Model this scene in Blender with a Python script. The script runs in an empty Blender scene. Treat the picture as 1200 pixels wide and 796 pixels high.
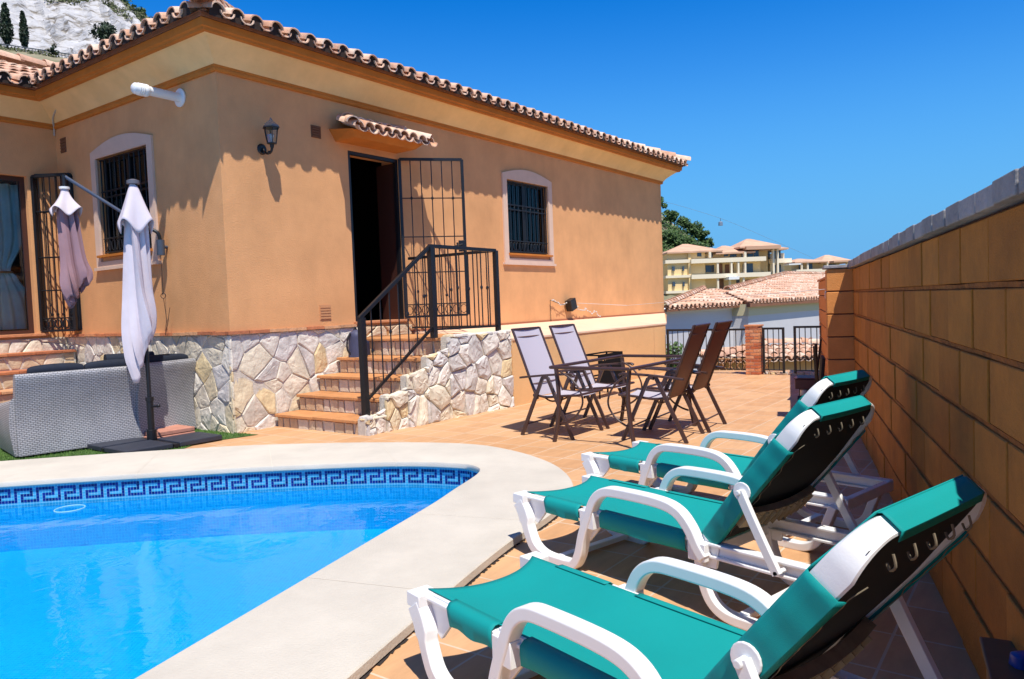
import bpy, math, random
from mathutils import Vector, Matrix
from mathutils.geometry import tessellate_polygon
from mathutils import noise as noise0
random.seed(7)
R_ = math.radians
SC = bpy.context.scene
COL = SC.collection

# ------------------------------------------------------------------ camera, sky, sun, exposure
EYE = Vector((0, 0, 1.32))
PITCH, ROLL = math.atan(41 / 880.), math.atan(.038)
fw = Vector((0, math.cos(PITCH), -math.sin(PITCH)))
rt = Vector((1, 0, 0)); up = rt.cross(fw)
c_, s_ = math.cos(ROLL), math.sin(ROLL)
cx_ = c_ * rt - s_ * up
cy_ = c_ * up + s_ * rt
cam = bpy.data.cameras.new('camera'); cam_o = bpy.data.objects.new('camera', cam); COL.objects.link(cam_o)
cam_o.matrix_world = Matrix(((cx_.x, cy_.x, -fw.x, EYE.x), (cx_.y, cy_.y, -fw.y, EYE.y), (cx_.z, cy_.z, -fw.z, EYE.z), (0, 0, 0, 1)))
cam.sensor_width = 36; cam.lens = 26.4; cam.clip_end = 5000; cam.clip_start = .05
SC.camera = cam_o

SUN_AZ, SUN_EL = 162.0, 64.3          # degrees clockwise from +Y (the view direction)
world = bpy.data.worlds.new('World'); SC.world = world; world.use_nodes = True
wn = world.node_tree; bg = wn.nodes['Background']
sky = wn.nodes.new('ShaderNodeTexSky'); sky.sky_type = 'NISHITA'; sky.sun_disc = False
sky.sun_elevation = R_(SUN_EL); sky.sun_rotation = R_(SUN_AZ); sky.altitude = 200
sky.air_density = 1.0; sky.dust_density = .0; sky.ozone_density = 4.0
hs = wn.nodes.new('ShaderNodeHueSaturation'); hs.inputs['Saturation'].default_value = 1.5; hs.inputs['Value'].default_value = 1.3
wn.links.new(sky.outputs[0], hs.inputs['Color']); tcw = wn.nodes.new('ShaderNodeTexCoord'); sx = wn.nodes.new('ShaderNodeSeparateXYZ'); wn.links.new(tcw.outputs['Generated'], sx.inputs[0])
mrw = wn.nodes.new('ShaderNodeMapRange'); mrw.interpolation_type = 'SMOOTHSTEP'; mrw.inputs['From Min'].default_value = 0; mrw.inputs['From Max'].default_value = .42
wn.links.new(sx.outputs['Z'], mrw.inputs['Value'])
mxw = wn.nodes.new('ShaderNodeMix'); mxw.data_type = 'RGBA'; mxw.inputs[6].default_value = (1.7, 4.9, 9.2, 1)   # pale blue air near the horizon
wn.links.new(mrw.outputs[0], mxw.inputs[0]); tn_ = wn.nodes.new('ShaderNodeVectorMath'); tn_.operation = 'MULTIPLY'; tn_.inputs[1].default_value = (.25, 1.20, 1.55); wn.links.new(hs.outputs[0], tn_.inputs[0]); wn.links.new(tn_.outputs[0], mxw.inputs[7]); mrz = wn.nodes.new('ShaderNodeMapRange'); mrz.inputs['From Min'].default_value = .46; mrz.inputs['From Max'].default_value = 1.; mrz.inputs['To Min'].default_value = 1.; mrz.inputs['To Max'].default_value = .45
wn.links.new(sx.outputs['Z'], mrz.inputs['Value']); zs = wn.nodes.new('ShaderNodeVectorMath'); zs.operation = 'SCALE'; wn.links.new(mxw.outputs[2], zs.inputs[0]); wn.links.new(mrz.outputs[0], zs.inputs['Scale']); wn.links.new(zs.outputs[0], bg.inputs[0])
bg.inputs[1].default_value = .075
sd = bpy.data.lights.new('sun', 'SUN'); sd.energy = 5.0; sd.angle = R_(.53); sd.color = (1, .95, .87)
so = bpy.data.objects.new('sun', sd); COL.objects.link(so)
sv = Vector((math.sin(R_(SUN_AZ)) * math.cos(R_(SUN_EL)), math.cos(R_(SUN_AZ)) * math.cos(R_(SUN_EL)), math.sin(R_(SUN_EL))))
so.rotation_euler = sv.to_track_quat('Z', 'Y').to_euler(); so.location = sv * 40
SC.view_settings.view_transform = 'Standard'; SC.view_settings.look = 'None'
SC.view_settings.gamma = 1; SC.view_settings.exposure = .28
SC.render.engine = 'CYCLES'
SC.cycles.max_bounces = 8; SC.cycles.transparent_max_bounces = 12

# ------------------------------------------------------------------ materials
def lin(h):
    h = h.lstrip('#'); v = [int(h[i:i + 2], 16) / 255 for i in (0, 2, 4)]
    return tuple(x / 12.92 if x <= .04045 else ((x + .055) / 1.055) ** 2.4 for x in v)
MATS = {}
def mat(name, col, rough=.6, metal=0., var=.0, vs=3., isl=0., bump=0., bs=60., spec=.5, coat=0., col2=None, sat=0., stain=0.):
    """plain surface: base colour with soft noise between col and col2, per-piece variation and fine bump"""
    if name in MATS: return MATS[name]
    m = bpy.data.materials.new(name); m.use_nodes = True; nt = m.node_tree; N = nt.nodes; L = nt.links
    b = N['Principled BSDF']; b.inputs['Roughness'].default_value = rough; b.inputs['Metallic'].default_value = metal
    b.inputs['Specular IOR Level'].default_value = spec; b.inputs['Coat Weight'].default_value = coat
    tc = N.new('ShaderNodeTexCoord'); out = None
    rgb = N.new('ShaderNodeRGB'); rgb.outputs[0].default_value = (*col, 1); out = rgb.outputs[0]
    if var > 0 or col2:
        nz = N.new('ShaderNodeTexNoise'); nz.inputs['Scale'].default_value = vs; nz.inputs['Detail'].default_value = 7
        nz.inputs['Roughness'].default_value = .65
        L.new(tc.outputs['Object'], nz.inputs['Vector'])
        rp = N.new('ShaderNodeValToRGB'); rp.color_ramp.elements[0].position = .3; rp.color_ramp.elements[1].position = .7
        c2 = col2 if col2 else tuple(x * (1 - var) for x in col)
        rp.color_ramp.elements[0].color = (*c2, 1)
        rp.color_ramp.elements[1].color = (*[min(1, x * (1 + (var if not col2 else 0) * .4)) for x in col], 1)
        L.new(nz.outputs['Fac'], rp.inputs['Fac']); out = rp.outputs['Color']
    if stain > 0:
        n3 = N.new('ShaderNodeTexNoise'); n3.inputs['Scale'].default_value = .7; n3.inputs['Detail'].default_value = 9; n3.inputs['Roughness'].default_value = .7
        mp = N.new('ShaderNodeMapping'); mp.inputs['Scale'].default_value = (1, 1, .35)
        L.new(tc.outputs['Object'], mp.inputs['Vector']); L.new(mp.outputs[0], n3.inputs['Vector'])
        r3 = N.new('ShaderNodeMapRange'); r3.inputs['From Min'].default_value = .42; r3.inputs['From Max'].default_value = .75
        r3.inputs['To Min'].default_value = 1.0; r3.inputs['To Max'].default_value = 1 - stain
        L.new(n3.outputs['Fac'], r3.inputs['Value'])
        mx = N.new('ShaderNodeVectorMath'); mx.operation = 'SCALE'
        L.new(out, mx.inputs[0]); L.new(r3.outputs[0], mx.inputs['Scale']); out = mx.outputs[0]
    if isl > 0:
        g = N.new('ShaderNodeNewGeometry'); mr = N.new('ShaderNodeMapRange')
        mr.inputs['To Min'].default_value = 1 - isl; mr.inputs['To Max'].default_value = 1 + isl * .5
        L.new(g.outputs['Random Per Island'], mr.inputs['Value'])
        mx = N.new('ShaderNodeVectorMath'); mx.operation = 'SCALE'
        L.new(out, mx.inputs[0]); L.new(mr.outputs[0], mx.inputs['Scale']); out = mx.outputs[0]
    L.new(out, b.inputs['Base Color'])
    if bump > 0:
        n2 = N.new('ShaderNodeTexNoise'); n2.inputs['Scale'].default_value = bs; n2.inputs['Detail'].default_value = 5
        L.new(tc.outputs['Object'], n2.inputs['Vector'])
        bp = N.new('ShaderNodeBump'); bp.inputs['Strength'].default_value = bump; bp.inputs['Distance'].default_value = .01
        L.new(n2.outputs['Fac'], bp.inputs['Height']); L.new(bp.outputs[0], b.inputs['Normal'])
    MATS[name] = m; return m

def island_mat(name, cols, rough=.75, var=.25, vs=14, bump=.5, bs=40):
    """each loose piece takes one of several colours"""
    m = bpy.data.materials.new(name); m.use_nodes = True; nt = m.node_tree; N = nt.nodes; L = nt.links
    b = N['Principled BSDF']; b.inputs['Roughness'].default_value = rough
    g = N.new('ShaderNodeNewGeometry'); rp = N.new('ShaderNodeValToRGB'); rp.color_ramp.interpolation = 'CONSTANT'
    cr = rp.color_ramp
    while len(cr.elements) < len(cols): cr.elements.new(.5)
    for i, c in enumerate(cols): cr.elements[i].position = i / len(cols); cr.elements[i].color = (*c, 1)
    L.new(g.outputs['Random Per Island'], rp.inputs['Fac'])
    tc = N.new('ShaderNodeTexCoord'); nz = N.new('ShaderNodeTexNoise'); nz.inputs['Scale'].default_value = vs; nz.inputs['Detail'].default_value = 8; nz.inputs['Roughness'].default_value = .7
    L.new(tc.outputs['Object'], nz.inputs['Vector'])
    mr = N.new('ShaderNodeMapRange'); mr.inputs['From Min'].default_value = .3; mr.inputs['From Max'].default_value = .7
    mr.inputs['To Min'].default_value = 1 - var; mr.inputs['To Max'].default_value = 1 + var * .4
    L.new(nz.outputs['Fac'], mr.inputs['Value'])
    mx = N.new('ShaderNodeVectorMath'); mx.operation = 'SCALE'; L.new(rp.outputs['Color'], mx.inputs[0]); L.new(mr.outputs[0], mx.inputs['Scale'])
    L.new(mx.outputs[0], b.inputs['Base Color'])
    n2 = N.new('ShaderNodeTexNoise'); n2.inputs['Scale'].default_value = bs; n2.inputs['Detail'].default_value = 8
    L.new(tc.outputs['Object'], n2.inputs['Vector'])
    bp = N.new('ShaderNodeBump'); bp.inputs['Strength'].default_value = bump; bp.inputs['Distance'].default_value = .015
    L.new(n2.outputs['Fac'], bp.inputs['Height']); L.new(bp.outputs[0], b.inputs['Normal'])
    return m

def brick_mat(name, c1, c2, cm, bw, bh, mort, offset=0., rough=.6, use='UV', shift=(0, 0), var=.2, bump=.4, spec=.4, vs=2.5, streak=None):
    m = bpy.data.materials.new(name); m.use_nodes = True; nt = m.node_tree; N = nt.nodes; L = nt.links
    b = N['Principled BSDF']; b.inputs['Roughness'].default_value = rough; b.inputs['Specular IOR Level'].default_value = spec
    tc = N.new('ShaderNodeTexCoord'); mp = N.new('ShaderNodeMapping'); mp.inputs['Location'].default_value = (shift[0], shift[1], 0)
    L.new(tc.outputs[use], mp.inputs['Vector'])
    br = N.new('ShaderNodeTexBrick'); br.offset = offset; br.inputs['Scale'].default_value = 1
    br.inputs['Brick Width'].default_value = bw; br.inputs['Row Height'].default_value = bh
    br.inputs['Mortar Size'].default_value = mort; br.inputs['Mortar Smooth'].default_value = .15; br.inputs['Bias'].default_value = 0
    br.inputs['Color1'].default_value = (*c1, 1); br.inputs['Color2'].default_value = (*c2, 1); br.inputs['Mortar'].default_value = (*cm, 1)
    L.new(mp.outputs[0], br.inputs['Vector'])
    nz = N.new('ShaderNodeTexNoise'); nz.inputs['Scale'].default_value = vs; nz.inputs['Detail'].default_value = 8; nz.inputs['Roughness'].default_value = .7
    if streak:
        m2 = N.new('ShaderNodeMapping'); m2.inputs['Scale'].default_value = streak; L.new(tc.outputs['Object'], m2.inputs['Vector']); L.new(m2.outputs[0], nz.inputs['Vector'])
    else: L.new(tc.outputs['Object'], nz.inputs['Vector'])
    mr = N.new('ShaderNodeMapRange'); mr.inputs['From Min'].default_value = .3; mr.inputs['From Max'].default_value = .7
    mr.inputs['To Min'].default_value = 1 - var; mr.inputs['To Max'].default_value = 1 + var * .5
    L.new(nz.outputs['Fac'], mr.inputs['Value'])
    mx = N.new('ShaderNodeVectorMath'); mx.operation = 'SCALE'; L.new(br.outputs['Color'], mx.inputs[0]); L.new(mr.outputs[0], mx.inputs['Scale'])
    L.new(mx.outputs[0], b.inputs['Base Color'])
    if bump:
        iv = N.new('ShaderNodeMath'); iv.operation = 'SUBTRACT'; iv.inputs[0].default_value = 1; L.new(br.outputs['Fac'], iv.inputs[1])
        ad = N.new('ShaderNodeMath'); ad.operation = 'ADD'; L.new(iv.outputs[0], ad.inputs[0])
        ml = N.new('ShaderNodeMath'); ml.operation = 'MULTIPLY'; ml.inputs[1].default_value = .5; L.new(nz.outputs['Fac'], ml.inputs[0]); L.new(ml.outputs[0], ad.inputs[1])
        bp = N.new('ShaderNodeBump'); bp.inputs['Strength'].default_value = bump; bp.inputs['Distance'].default_value = .004
        L.new(ad.outputs[0], bp.inputs['Height']); L.new(bp.outputs[0], b.inputs['Normal'])
    MATS[name] = m; return m

def glass_mat(name, tint=(.9, .95, .95), gl=.08):
    m = bpy.data.materials.new(name); m.use_nodes = True; nt = m.node_tree; N = nt.nodes; L = nt.links
    N.remove(N['Principled BSDF']); o = N['Material Output']
    t = N.new('ShaderNodeBsdfTransparent'); t.inputs[0].default_value = (*tint, 1)
    g = N.new('ShaderNodeBsdfGlossy'); g.inputs['Roughness'].default_value = .03
    f = N.new('ShaderNodeFresnel'); f.inputs['IOR'].default_value = 1.45
    mx = N.new('ShaderNodeMixShader'); L.new(f.outputs[0], mx.inputs[0]); L.new(t.outputs[0], mx.inputs[1]); L.new(g.outputs[0], mx.inputs[2])
    L.new(mx.outputs[0], o.inputs['Surface']); return m

def thin_plastic(name, col):
    m = bpy.data.materials.new(name); m.use_nodes = True; nt = m.node_tree; N = nt.nodes; L = nt.links
    t = N.new('ShaderNodeBsdfTransparent'); mx = N.new('ShaderNodeMixShader'); mx.inputs[0].default_value = .35; N['Principled BSDF'].inputs['Base Color'].default_value = (*col, 1)
    L.new(t.outputs[0], mx.inputs[1]); L.new(N['Principled BSDF'].outputs[0], mx.inputs[2]); L.new(mx.outputs[0], N['Material Output'].inputs['Surface']); return m
M_stucco = mat('stucco orange', (.755, .385, .170), .85, var=.14, vs=1.6, bump=.35, bs=60, spec=.15, stain=.18)
M_stucco_low = mat('stucco pale orange', (.76, .46, .21), .85, var=.10, vs=1.6, bump=.3, bs=45, spec=.15)
M_cove = mat('cornice cream', (.88, .60, .28), .75, var=.12, vs=2.2, bump=.15, bs=30, spec=.2, stain=.12)
M_band = mat('cornice orange', (.55, .19, .035), .75, var=.2, vs=3, bump=.2, spec=.2)
M_frame = mat('window surround cream', (.70, .50, .38), .8, var=.08, vs=4, bump=.2, spec=.2)
M_tile = island_mat('roof tile clay', [(.70, .42, .28), (.76, .52, .37), (.62, .34, .21), (.80, .60, .46), (.72, .46, .32), (.58, .34, .23)], .8, .35, 9, .35, 60)
M_tile_pink = M_tile
M_tile_dark = mat('roof underlay clay', (.26, .11, .055), .9, var=.3, vs=8)
M_brickedge = island_mat('clay brick ledge', [(.50, .17, .07), (.60, .25, .11), (.42, .14, .06), (.58, .30, .15)], .8, .3, 12, .4)
M_stone = island_mat('cladding stone', [(.78, .69, .53), (.74, .65, .49), (.76, .63, .42), (.64, .59, .53), (.80, .74, .64), (.74, .67, .56), (.74, .58, .33), (.78, .71, .60), (.66, .61, .56), (.72, .64, .52)], .8, .35, 7, .8, 16)
M_mortar = mat('cladding mortar', (.62, .56, .47), .9, var=.25, vs=20, bump=.5)
M_terra = mat('clay step tile', (.60, .27, .10), .6, var=.25, vs=5, bump=.15, isl=.12)
M_iron = mat('black iron', (.008, .008, .01), .42, spec=.5)
M_brown = mat('brown powder coated metal', (.055, .026, .022), .38, metal=.0, spec=.6)
M_plastic = mat('white resin', (.80, .80, .79), .33, spec=.5, var=.05, vs=5, bump=.05, bs=200)
M_dirtyplastic = mat('beige resin underside', (.30, .24, .14), .6, var=.45, vs=12)
M_blockmortar = mat('block joint mortar', (.13, .05, .022), .95, var=.4, vs=30, bump=.8)
M_block = island_mat('ochre concrete block', [(.50, .180, .020), (.54, .200, .026), (.44, .155, .016), (.52, .190, .022)], .9, .28, 5, .45, 120)
M_cap = island_mat('grey cap tile', [(.34, .32, .32), (.38, .36, .36), (.30, .29, .29)], .85, .3, 9, .5)
M_orangewall = mat('painted orange block', (.66, .26, .065), .85, var=.15, vs=5, bump=.4, bs=90)
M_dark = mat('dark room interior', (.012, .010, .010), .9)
M_coping = mat('cast stone coping', (.58, .53, .45), .75, var=.12, vs=2.2, bump=.3, bs=90, spec=.25, stain=.11)
M_gap = mat('dark joint', (.03, .022, .02), .95, var=.4, vs=30)
M_grass = mat('artificial grass blades', (.10, .20, .03), .8, var=.4, vs=30)
M_navy = mat('navy cushion fabric', (.006, .012, .028), .85, var=.3, vs=20, bump=.3, bs=300)
M_bluecush = mat('light blue cushion fabric', (.16, .28, .50), .85, var=.15, vs=6, bump=.2, bs=300)
M_canopywhite = mat('off white parasol cloth', (.64, .57, .61), .85, var=.1, vs=4, bump=.2, bs=250)
M_canopymauve = mat('mauve parasol cloth', (.34, .20, .225), .85, var=.15, vs=4, bump=.2, bs=250)
M_slingw = mat('grey sling mesh', (.52, .50, .55), .7, var=.04, vs=5, bump=.1, bs=400)
M_slingb = mat('brown sling mesh', (.13, .042, .022), .55, var=.15, vs=5, bump=.2, bs=400)
M_white = mat('white plaster', (.78, .78, .76), .85, var=.08, vs=2, bump=.2)
M_nbwall = mat('pale grey plaster', (.60, .58, .58), .85, var=.05, vs=.6, bump=.1)
M_yellow = mat('pale yellow plaster', (.66, .52, .26), .85, var=.1, vs=.3)
M_glassdark = mat('dark window pane', (.02, .03, .05), .1, spec=.8)

def leaf_mat(name, c1, c2):
    m = island_mat(name, [c1, c2, tuple((a + b) / 2 for a, b in zip(c1, c2)), tuple(a * .7 for a in c1)], .7, .2, 5, 0)
    return m
M_cypress = leaf_mat('cypress foliage', (.012, .030, .012), (.025, .055, .020))
M_leaf = leaf_mat('bush foliage', (.04, .09, .018), (.08, .15, .03))
M_dryleaf = leaf_mat('dry scrub foliage', (.12, .13, .05), (.08, .10, .03))
M_bark = mat('bark', (.10, .07, .045), .9, var=.4, vs=10, bump=.5)

# teal sling with slight weave
M_teal = mat('teal sling fabric', (.002, .265, .255), .72, var=.06, vs=3, bump=.12, bs=500, spec=.25)
M_tealshade = mat('shaded teal sling', (.003, .110, .115), .8, var=.1, vs=5, bump=.12, bs=500, spec=.2)  # unused copy of the teal, darkened to stand for shaded sides

# ------------------------------------------------------------------ mesh building
class MB:
    def __init__(s): s.v = []; s.f = []; s.mi = []
    def add(s, vs, fs, mi=0):
        o = len(s.v); s.v += [tuple(p) for p in vs]
        for f in fs: s.f.append(tuple(i + o for i in f)); s.mi.append(mi)
        return s
    def box(s, x0, x1, y0, y1, z0, z1, mi=0, M=None):
        vs = [Vector((x, y, z)) for z in (z0, z1) for y in (y0, y1) for x in (x0, x1)]
        if M is not None: vs = [M @ v for v in vs]
        s.add(vs, [(0, 2, 3, 1), (4, 5, 7, 6), (0, 1, 5, 4), (2, 6, 7, 3), (0, 4, 6, 2), (1, 3, 7, 5)], mi); return s
    def prism(s, poly, fn, d0, d1, mi=0):
        """poly: 2D points; fn(a,b,d)->3D; extruded from d0 to d1"""
        n = len(poly)
        vs = [fn(a, b, d0) for a, b in poly] + [fn(a, b, d1) for a, b in poly]
        fs = [tuple(range(n - 1, -1, -1)), tuple(range(n, 2 * n))] + [(i, (i + 1) % n, n + (i + 1) % n, n + i) for i in range(n)]
        s.add(vs, fs, mi); return s
    def tube(s, pts, r, n=8, mi=0, closed=False, caps=True, r2=None, flat=None):
        pts = [Vector(p) for p in pts]; m = len(pts); rings = []
        prev = None
        for i, p in enumerate(pts):
            if closed: t = pts[(i + 1) % m] - pts[i - 1]
            else: t = pts[min(i + 1, m - 1)] - pts[max(i - 1, 0)]
            t.normalize()
            if prev is None:
                a = Vector((0, 0, 1)) if abs(t.z) < .9 else Vector((1, 0, 0))
                nrm = (a - t * a.dot(t)).normalized()
            else:
                nrm = prev - t * prev.dot(t)
                nrm.normalize()
            prev = nrm; bn = t.cross(nrm)
            rr = r if not isinstance(r, (list, tuple)) else r[i]
            rings.append([p + nrm * math.cos(2 * math.pi * k / n) * rr + bn * math.sin(2 * math.pi * k / n) * rr for k in range(n)])
        s.loft(rings, closed_ring=True, closed_path=closed, caps=caps, mi=mi); return s
    def loft(s, rings, closed_ring=True, closed_path=False, caps=False, mi=0):
        n = len(rings[0]); m = len(rings); vs = [p for r in rings for p in r]; fs = []
        for i in range(m if closed_path else m - 1):
            j = (i + 1) % m
            for k in range(n if closed_ring else n - 1):
                l = (k + 1) % n
                fs.append((i * n + k, i * n + l, j * n + l, j * n + k))
        if caps and not closed_path:
            fs.append(tuple(range(n - 1, -1, -1))); fs.append(tuple((m - 1) * n + k for k in range(n)))
        s.add(vs, fs, mi); return s
    def sweep(s, path, y0, y1, h, mi=0, fn=None, closed=False):
        """rectangular bar whose centre line (x,z) runs in a vertical plane, from y0 to y1 in width and h in thickness"""
        m = len(path); rings = []
        for i, (x, z) in enumerate(path):
            a = Vector(path[max(i - 1, 0)]); b = Vector(path[min(i + 1, m - 1)]); t = (b - a).normalized(); nx, nz = -t.y, t.x
            hh = (h if not isinstance(h, (list, tuple)) else h[i]) / 2; e = min(hh, .2 * abs(y1 - y0)) * .35
            prof = [(y0 + e, hh), (y1 - e, hh), (y1, hh - e), (y1, -hh + e), (y1 - e, -hh), (y0 + e, -hh), (y0, -hh + e), (y0, hh - e)]
            rings.append([Vector((x + nx * q, y, z + nz * q)) for y, q in prof])
        s.loft(rings, caps=True, mi=mi); return s
    def grid(s, fn, nu, nv, mi=0):
        vs = [fn(i / nu, j / nv) for j in range(nv + 1) for i in range(nu + 1)]
        fs = [(j * (nu + 1) + i, j * (nu + 1) + i + 1, (j + 1) * (nu + 1) + i + 1, (j + 1) * (nu + 1) + i) for j in range(nv) for i in range(nu)]
        s.add(vs, fs, mi); return s
    def ball(s, c, rx, ry=None, rz=None, n=10, m=6, mi=0):
        ry = ry or rx; rz = rz or rx; c = Vector(c)
        rings = []
        for j in range(1, m):
            a = math.pi * j / m - math.pi / 2
            rings.append([c + Vector((rx * math.cos(a) * math.cos(2 * math.pi * k / n), ry * math.cos(a) * math.sin(2 * math.pi * k / n), rz * math.sin(a))) for k in range(n)])
        s.loft(rings, caps=True, mi=mi); return s
    def build(s, name, mats, parent=None, smooth=None, bevel=0, solid=0, loc=None, rotz=None, subsurf=0, mirror=False, fixn=True):
        me = bpy.data.meshes.new(name); me.from_pydata(s.v, [], s.f)
        if not isinstance(mats, (list, tuple)): mats = [mats]
        for m in mats: me.materials.append(m)
        if len(mats) > 1: me.polygons.foreach_set('material_index', s.mi)
        uv = me.uv_layers.new(name='UVMap')
        me.update()
        vv = me.vertices
        for p in me.polygons:
            n = p.normal; ax = max(range(3), key=lambda k: abs(n[k]))
            for li in p.loop_indices:
                co = vv[me.loops[li].vertex_index].co
                uv.data[li].uv = (co.y, co.z) if ax == 0 else ((co.x, co.z) if ax == 1 else (co.x, co.y))
        if fixn:
            import bmesh
            bm = bmesh.new(); bm.from_mesh(me); bmesh.ops.recalc_face_normals(bm, faces=bm.faces); bm.to_mesh(me); bm.free()
        if smooth is not None:
            me.shade_smooth(); me.set_sharp_from_angle(angle=R_(smooth))
        o = bpy.data.objects.new(name, me); COL.objects.link(o)
        if parent: o.parent = parent
        if loc is not None: o.location = loc
        if rotz is not None: o.rotation_euler = (0, 0, rotz)
        if solid:
            md = o.modifiers.new('solid', 'SOLIDIFY'); md.thickness = solid; md.offset = 0
        if subsurf:
            md = o.modifiers.new('sub', 'SUBSURF'); md.levels = subsurf; md.render_levels = subsurf
        if bevel:
            md = o.modifiers.new('bevel', 'BEVEL'); md.width = bevel; md.segments = 2; md.limit_method = 'ANGLE'; md.angle_limit = R_(35)
        return o

def tag(o, label=None, cat=None, group=None, kind=None):
    if label: o['label'] = label
    if cat: o['category'] = cat
    if group: o['group'] = group
    if kind: o['kind'] = kind
    return o
def thing(name, label, cat, loc=(0, 0, 0), rotz=0., group=None):
    o = bpy.data.objects.new(name, None); COL.objects.link(o); o.location = loc; o.rotation_euler = (0, 0, rotz)
    o.empty_display_size = .2
    return tag(o, label, cat, group)
def copy_tree(o, parent=None):
    c = o.copy(); COL.objects.link(c)
    if parent: c.parent = parent
    for ch in list(o.children): copy_tree(ch, c)
    return c
def cr(pts, n=6, closed=False):
    """Catmull-Rom through points"""
    P = [Vector(p) for p in pts]; m = len(P); out = []
    rng = range(m) if closed else range(m - 1)
    for i in rng:
        if closed: a, b, c, d = P[i - 1], P[i], P[(i + 1) % m], P[(i + 2) % m]
        else: a, b, c, d = P[max(i - 1, 0)], P[i], P[i + 1], P[min(i + 2, m - 1)]
        for k in range(n):
            t = k / n
            out.append(.5 * ((2 * b) + (c - a) * t + (2 * a - 5 * b + 4 * c - d) * t * t + (3 * b - a - 3 * c + d) * t ** 3))
    if not closed: out.append(P[-1])
    return out
def arc2(cx, cz, r, a0, a1, n=6):
    return [(cx + r * math.cos(R_(a0 + (a1 - a0) * k / n)), cz + r * math.sin(R_(a0 + (a1 - a0) * k / n))) for k in range(n + 1)]

# frames of reference of the place: the house (x along its long front, y along its side) and the block wall
HA = R_(54.2); HR = Vector((math.cos(HA), math.sin(HA), 0)); HL = Vector((-HR.y, HR.x, 0))
HC = Vector((-3.126, 8.337, 0))
def H(u, l, z=0): return HC + HR * u + HL * l + Vector((0, 0, z))
WA = R_(69.65); WW = Vector((math.cos(WA), math.sin(WA), 0)); WN = Vector((WW.y, -WW.x, 0))
def Wp(a, b, z=0): return WN * a + WW * b + Vector((0, 0, z))

# ------------------------------------------------------------------ stone cladding
def clip(poly, px, py, nx, ny):
    out = []; n = len(poly)
    for i in range(n):
        a = poly[i]; b = poly[(i + 1) % n]
        da = (a[0] - px) * nx + (a[1] - py) * ny; db = (b[0] - px) * nx + (b[1] - py) * ny
        if da <= 0: out.append(a)
        if (da < 0 < db) or (db < 0 < da):
            t = da / (da - db); out.append((a[0] + (b[0] - a[0]) * t, a[1] + (b[1] - a[1]) * t))
    return out
def area(p): return .5 * sum(p[i][0] * p[(i + 1) % len(p)][1] - p[(i + 1) % len(p)][0] * p[i][1] for i in range(len(p)))
def stones(mb, x0, x1, z0, z1, size, regions, fn, rng, aspect=1., gap=.007, h=(.012, .035), rough=.003):
    """irregular stones filling convex regions of the plane; fn(x, z, out) -> point"""
    sx, sz = size, size * aspect
    seeds = []
    nx = int((x1 - x0) / sx) + 3; nz = int((z1 - z0) / sz) + 3
    for j in range(-1, nz):
        for i in range(-1, nx):
            if rng.random() < .22: continue
            seeds.append((x0 + (i + .5 * (j % 2) + rng.uniform(-.55, .55)) * sx, z0 + (j + rng.uniform(-.55, .55)) * sz))
    for i, (a, b) in enumerate(seeds):
        cell = [(a - sx * 1.4, b - sz * 1.4), (a + sx * 1.4, b - sz * 1.4), (a + sx * 1.4, b + sz * 1.4), (a - sx * 1.4, b + sz * 1.4)]
        for k, (c, d) in enumerate(seeds):
            if k == i or abs(c - a) > 2.8 * sx or abs(d - b) > 2.8 * sz: continue
            cell = clip(cell, (a + c) / 2, (b + d) / 2, c - a, d - b)
            if len(cell) < 3: break
        if len(cell) < 3: continue
        for reg in regions:
            p = cell
            if area(reg) < 0: reg = reg[::-1]
            for q in range(len(reg)):
                (ax, az), (bx, bz) = reg[q], reg[(q + 1) % len(reg)]
                p = clip(p, ax, az, bz - az, -(bx - ax))
                if len(p) < 3: break
            if len(p) < 3 or abs(area(p)) < .0009: continue
            if area(p) < 0: p = p[::-1]
            g = gap * rng.uniform(.6, 1.3)
            q = p
            for w in range(len(p)):
                (ax, az), (bx, bz) = p[w], p[(w + 1) % len(p)]
                ex, ez = bx - ax, bz - az; le = math.hypot(ex, ez)
                if le < 1e-6: continue
                ox, oz = ez / le, -ex / le
                q = clip(q, ax - ox * g, az - oz * g, ox, oz)
                if len(q) < 3: break
            if len(q) < 3: continue
            # subdivide long edges and jitter
            r = []
            for w in range(len(q)):
                (ax, az), (bx, bz) = q[w], q[(w + 1) % len(q)]
                le = math.hypot(bx - ax, bz - az)
                if le < .008: continue
                r.append((ax, az))
                if le > .09:
                    j_ = le * .035
                    r.append(((ax + bx) / 2 + rng.uniform(-j_, j_), (az + bz) / 2 + rng.uniform(-j_, j_)))
            if len(r) < 3: continue
            cxx = sum(t[0] for t in r) / len(r); czz = sum(t[1] for t in r) / len(r)
            hh = rng.uniform(*h); tx, tz = rng.uniform(-.07, .07), rng.uniform(-.07, .07)
            n = len(r); vs = []
            for sc, dd in ((1, -.004), (.985, hh * .5), (.90, hh * .9), (.62, hh * 1.08), (.30, hh * 1.12)):
                for (x, z) in r:
                    xx, zz = cxx + (x - cxx) * sc, czz + (z - czz) * sc
                    d = dd if dd < 0 else max(.001, dd + ((xx - cxx) * tx + (zz - czz) * tz) + rng.uniform(-rough, rough) * (sc < .99))
                    vs.append(fn(xx, zz, d))
            vs.append(fn(cxx, czz, hh * rng.uniform(.9, 1.25)))
            fs = []
            for lv in range(4):
                for k in range(n): fs.append((lv * n + k, lv * n + (k + 1) % n, (lv + 1) * n + (k + 1) % n, (lv + 1) * n + k))
            for k in range(n): fs.append((4 * n + k, 4 * n + (k + 1) % n, 5 * n))
            mb.add(vs, fs)

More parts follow.
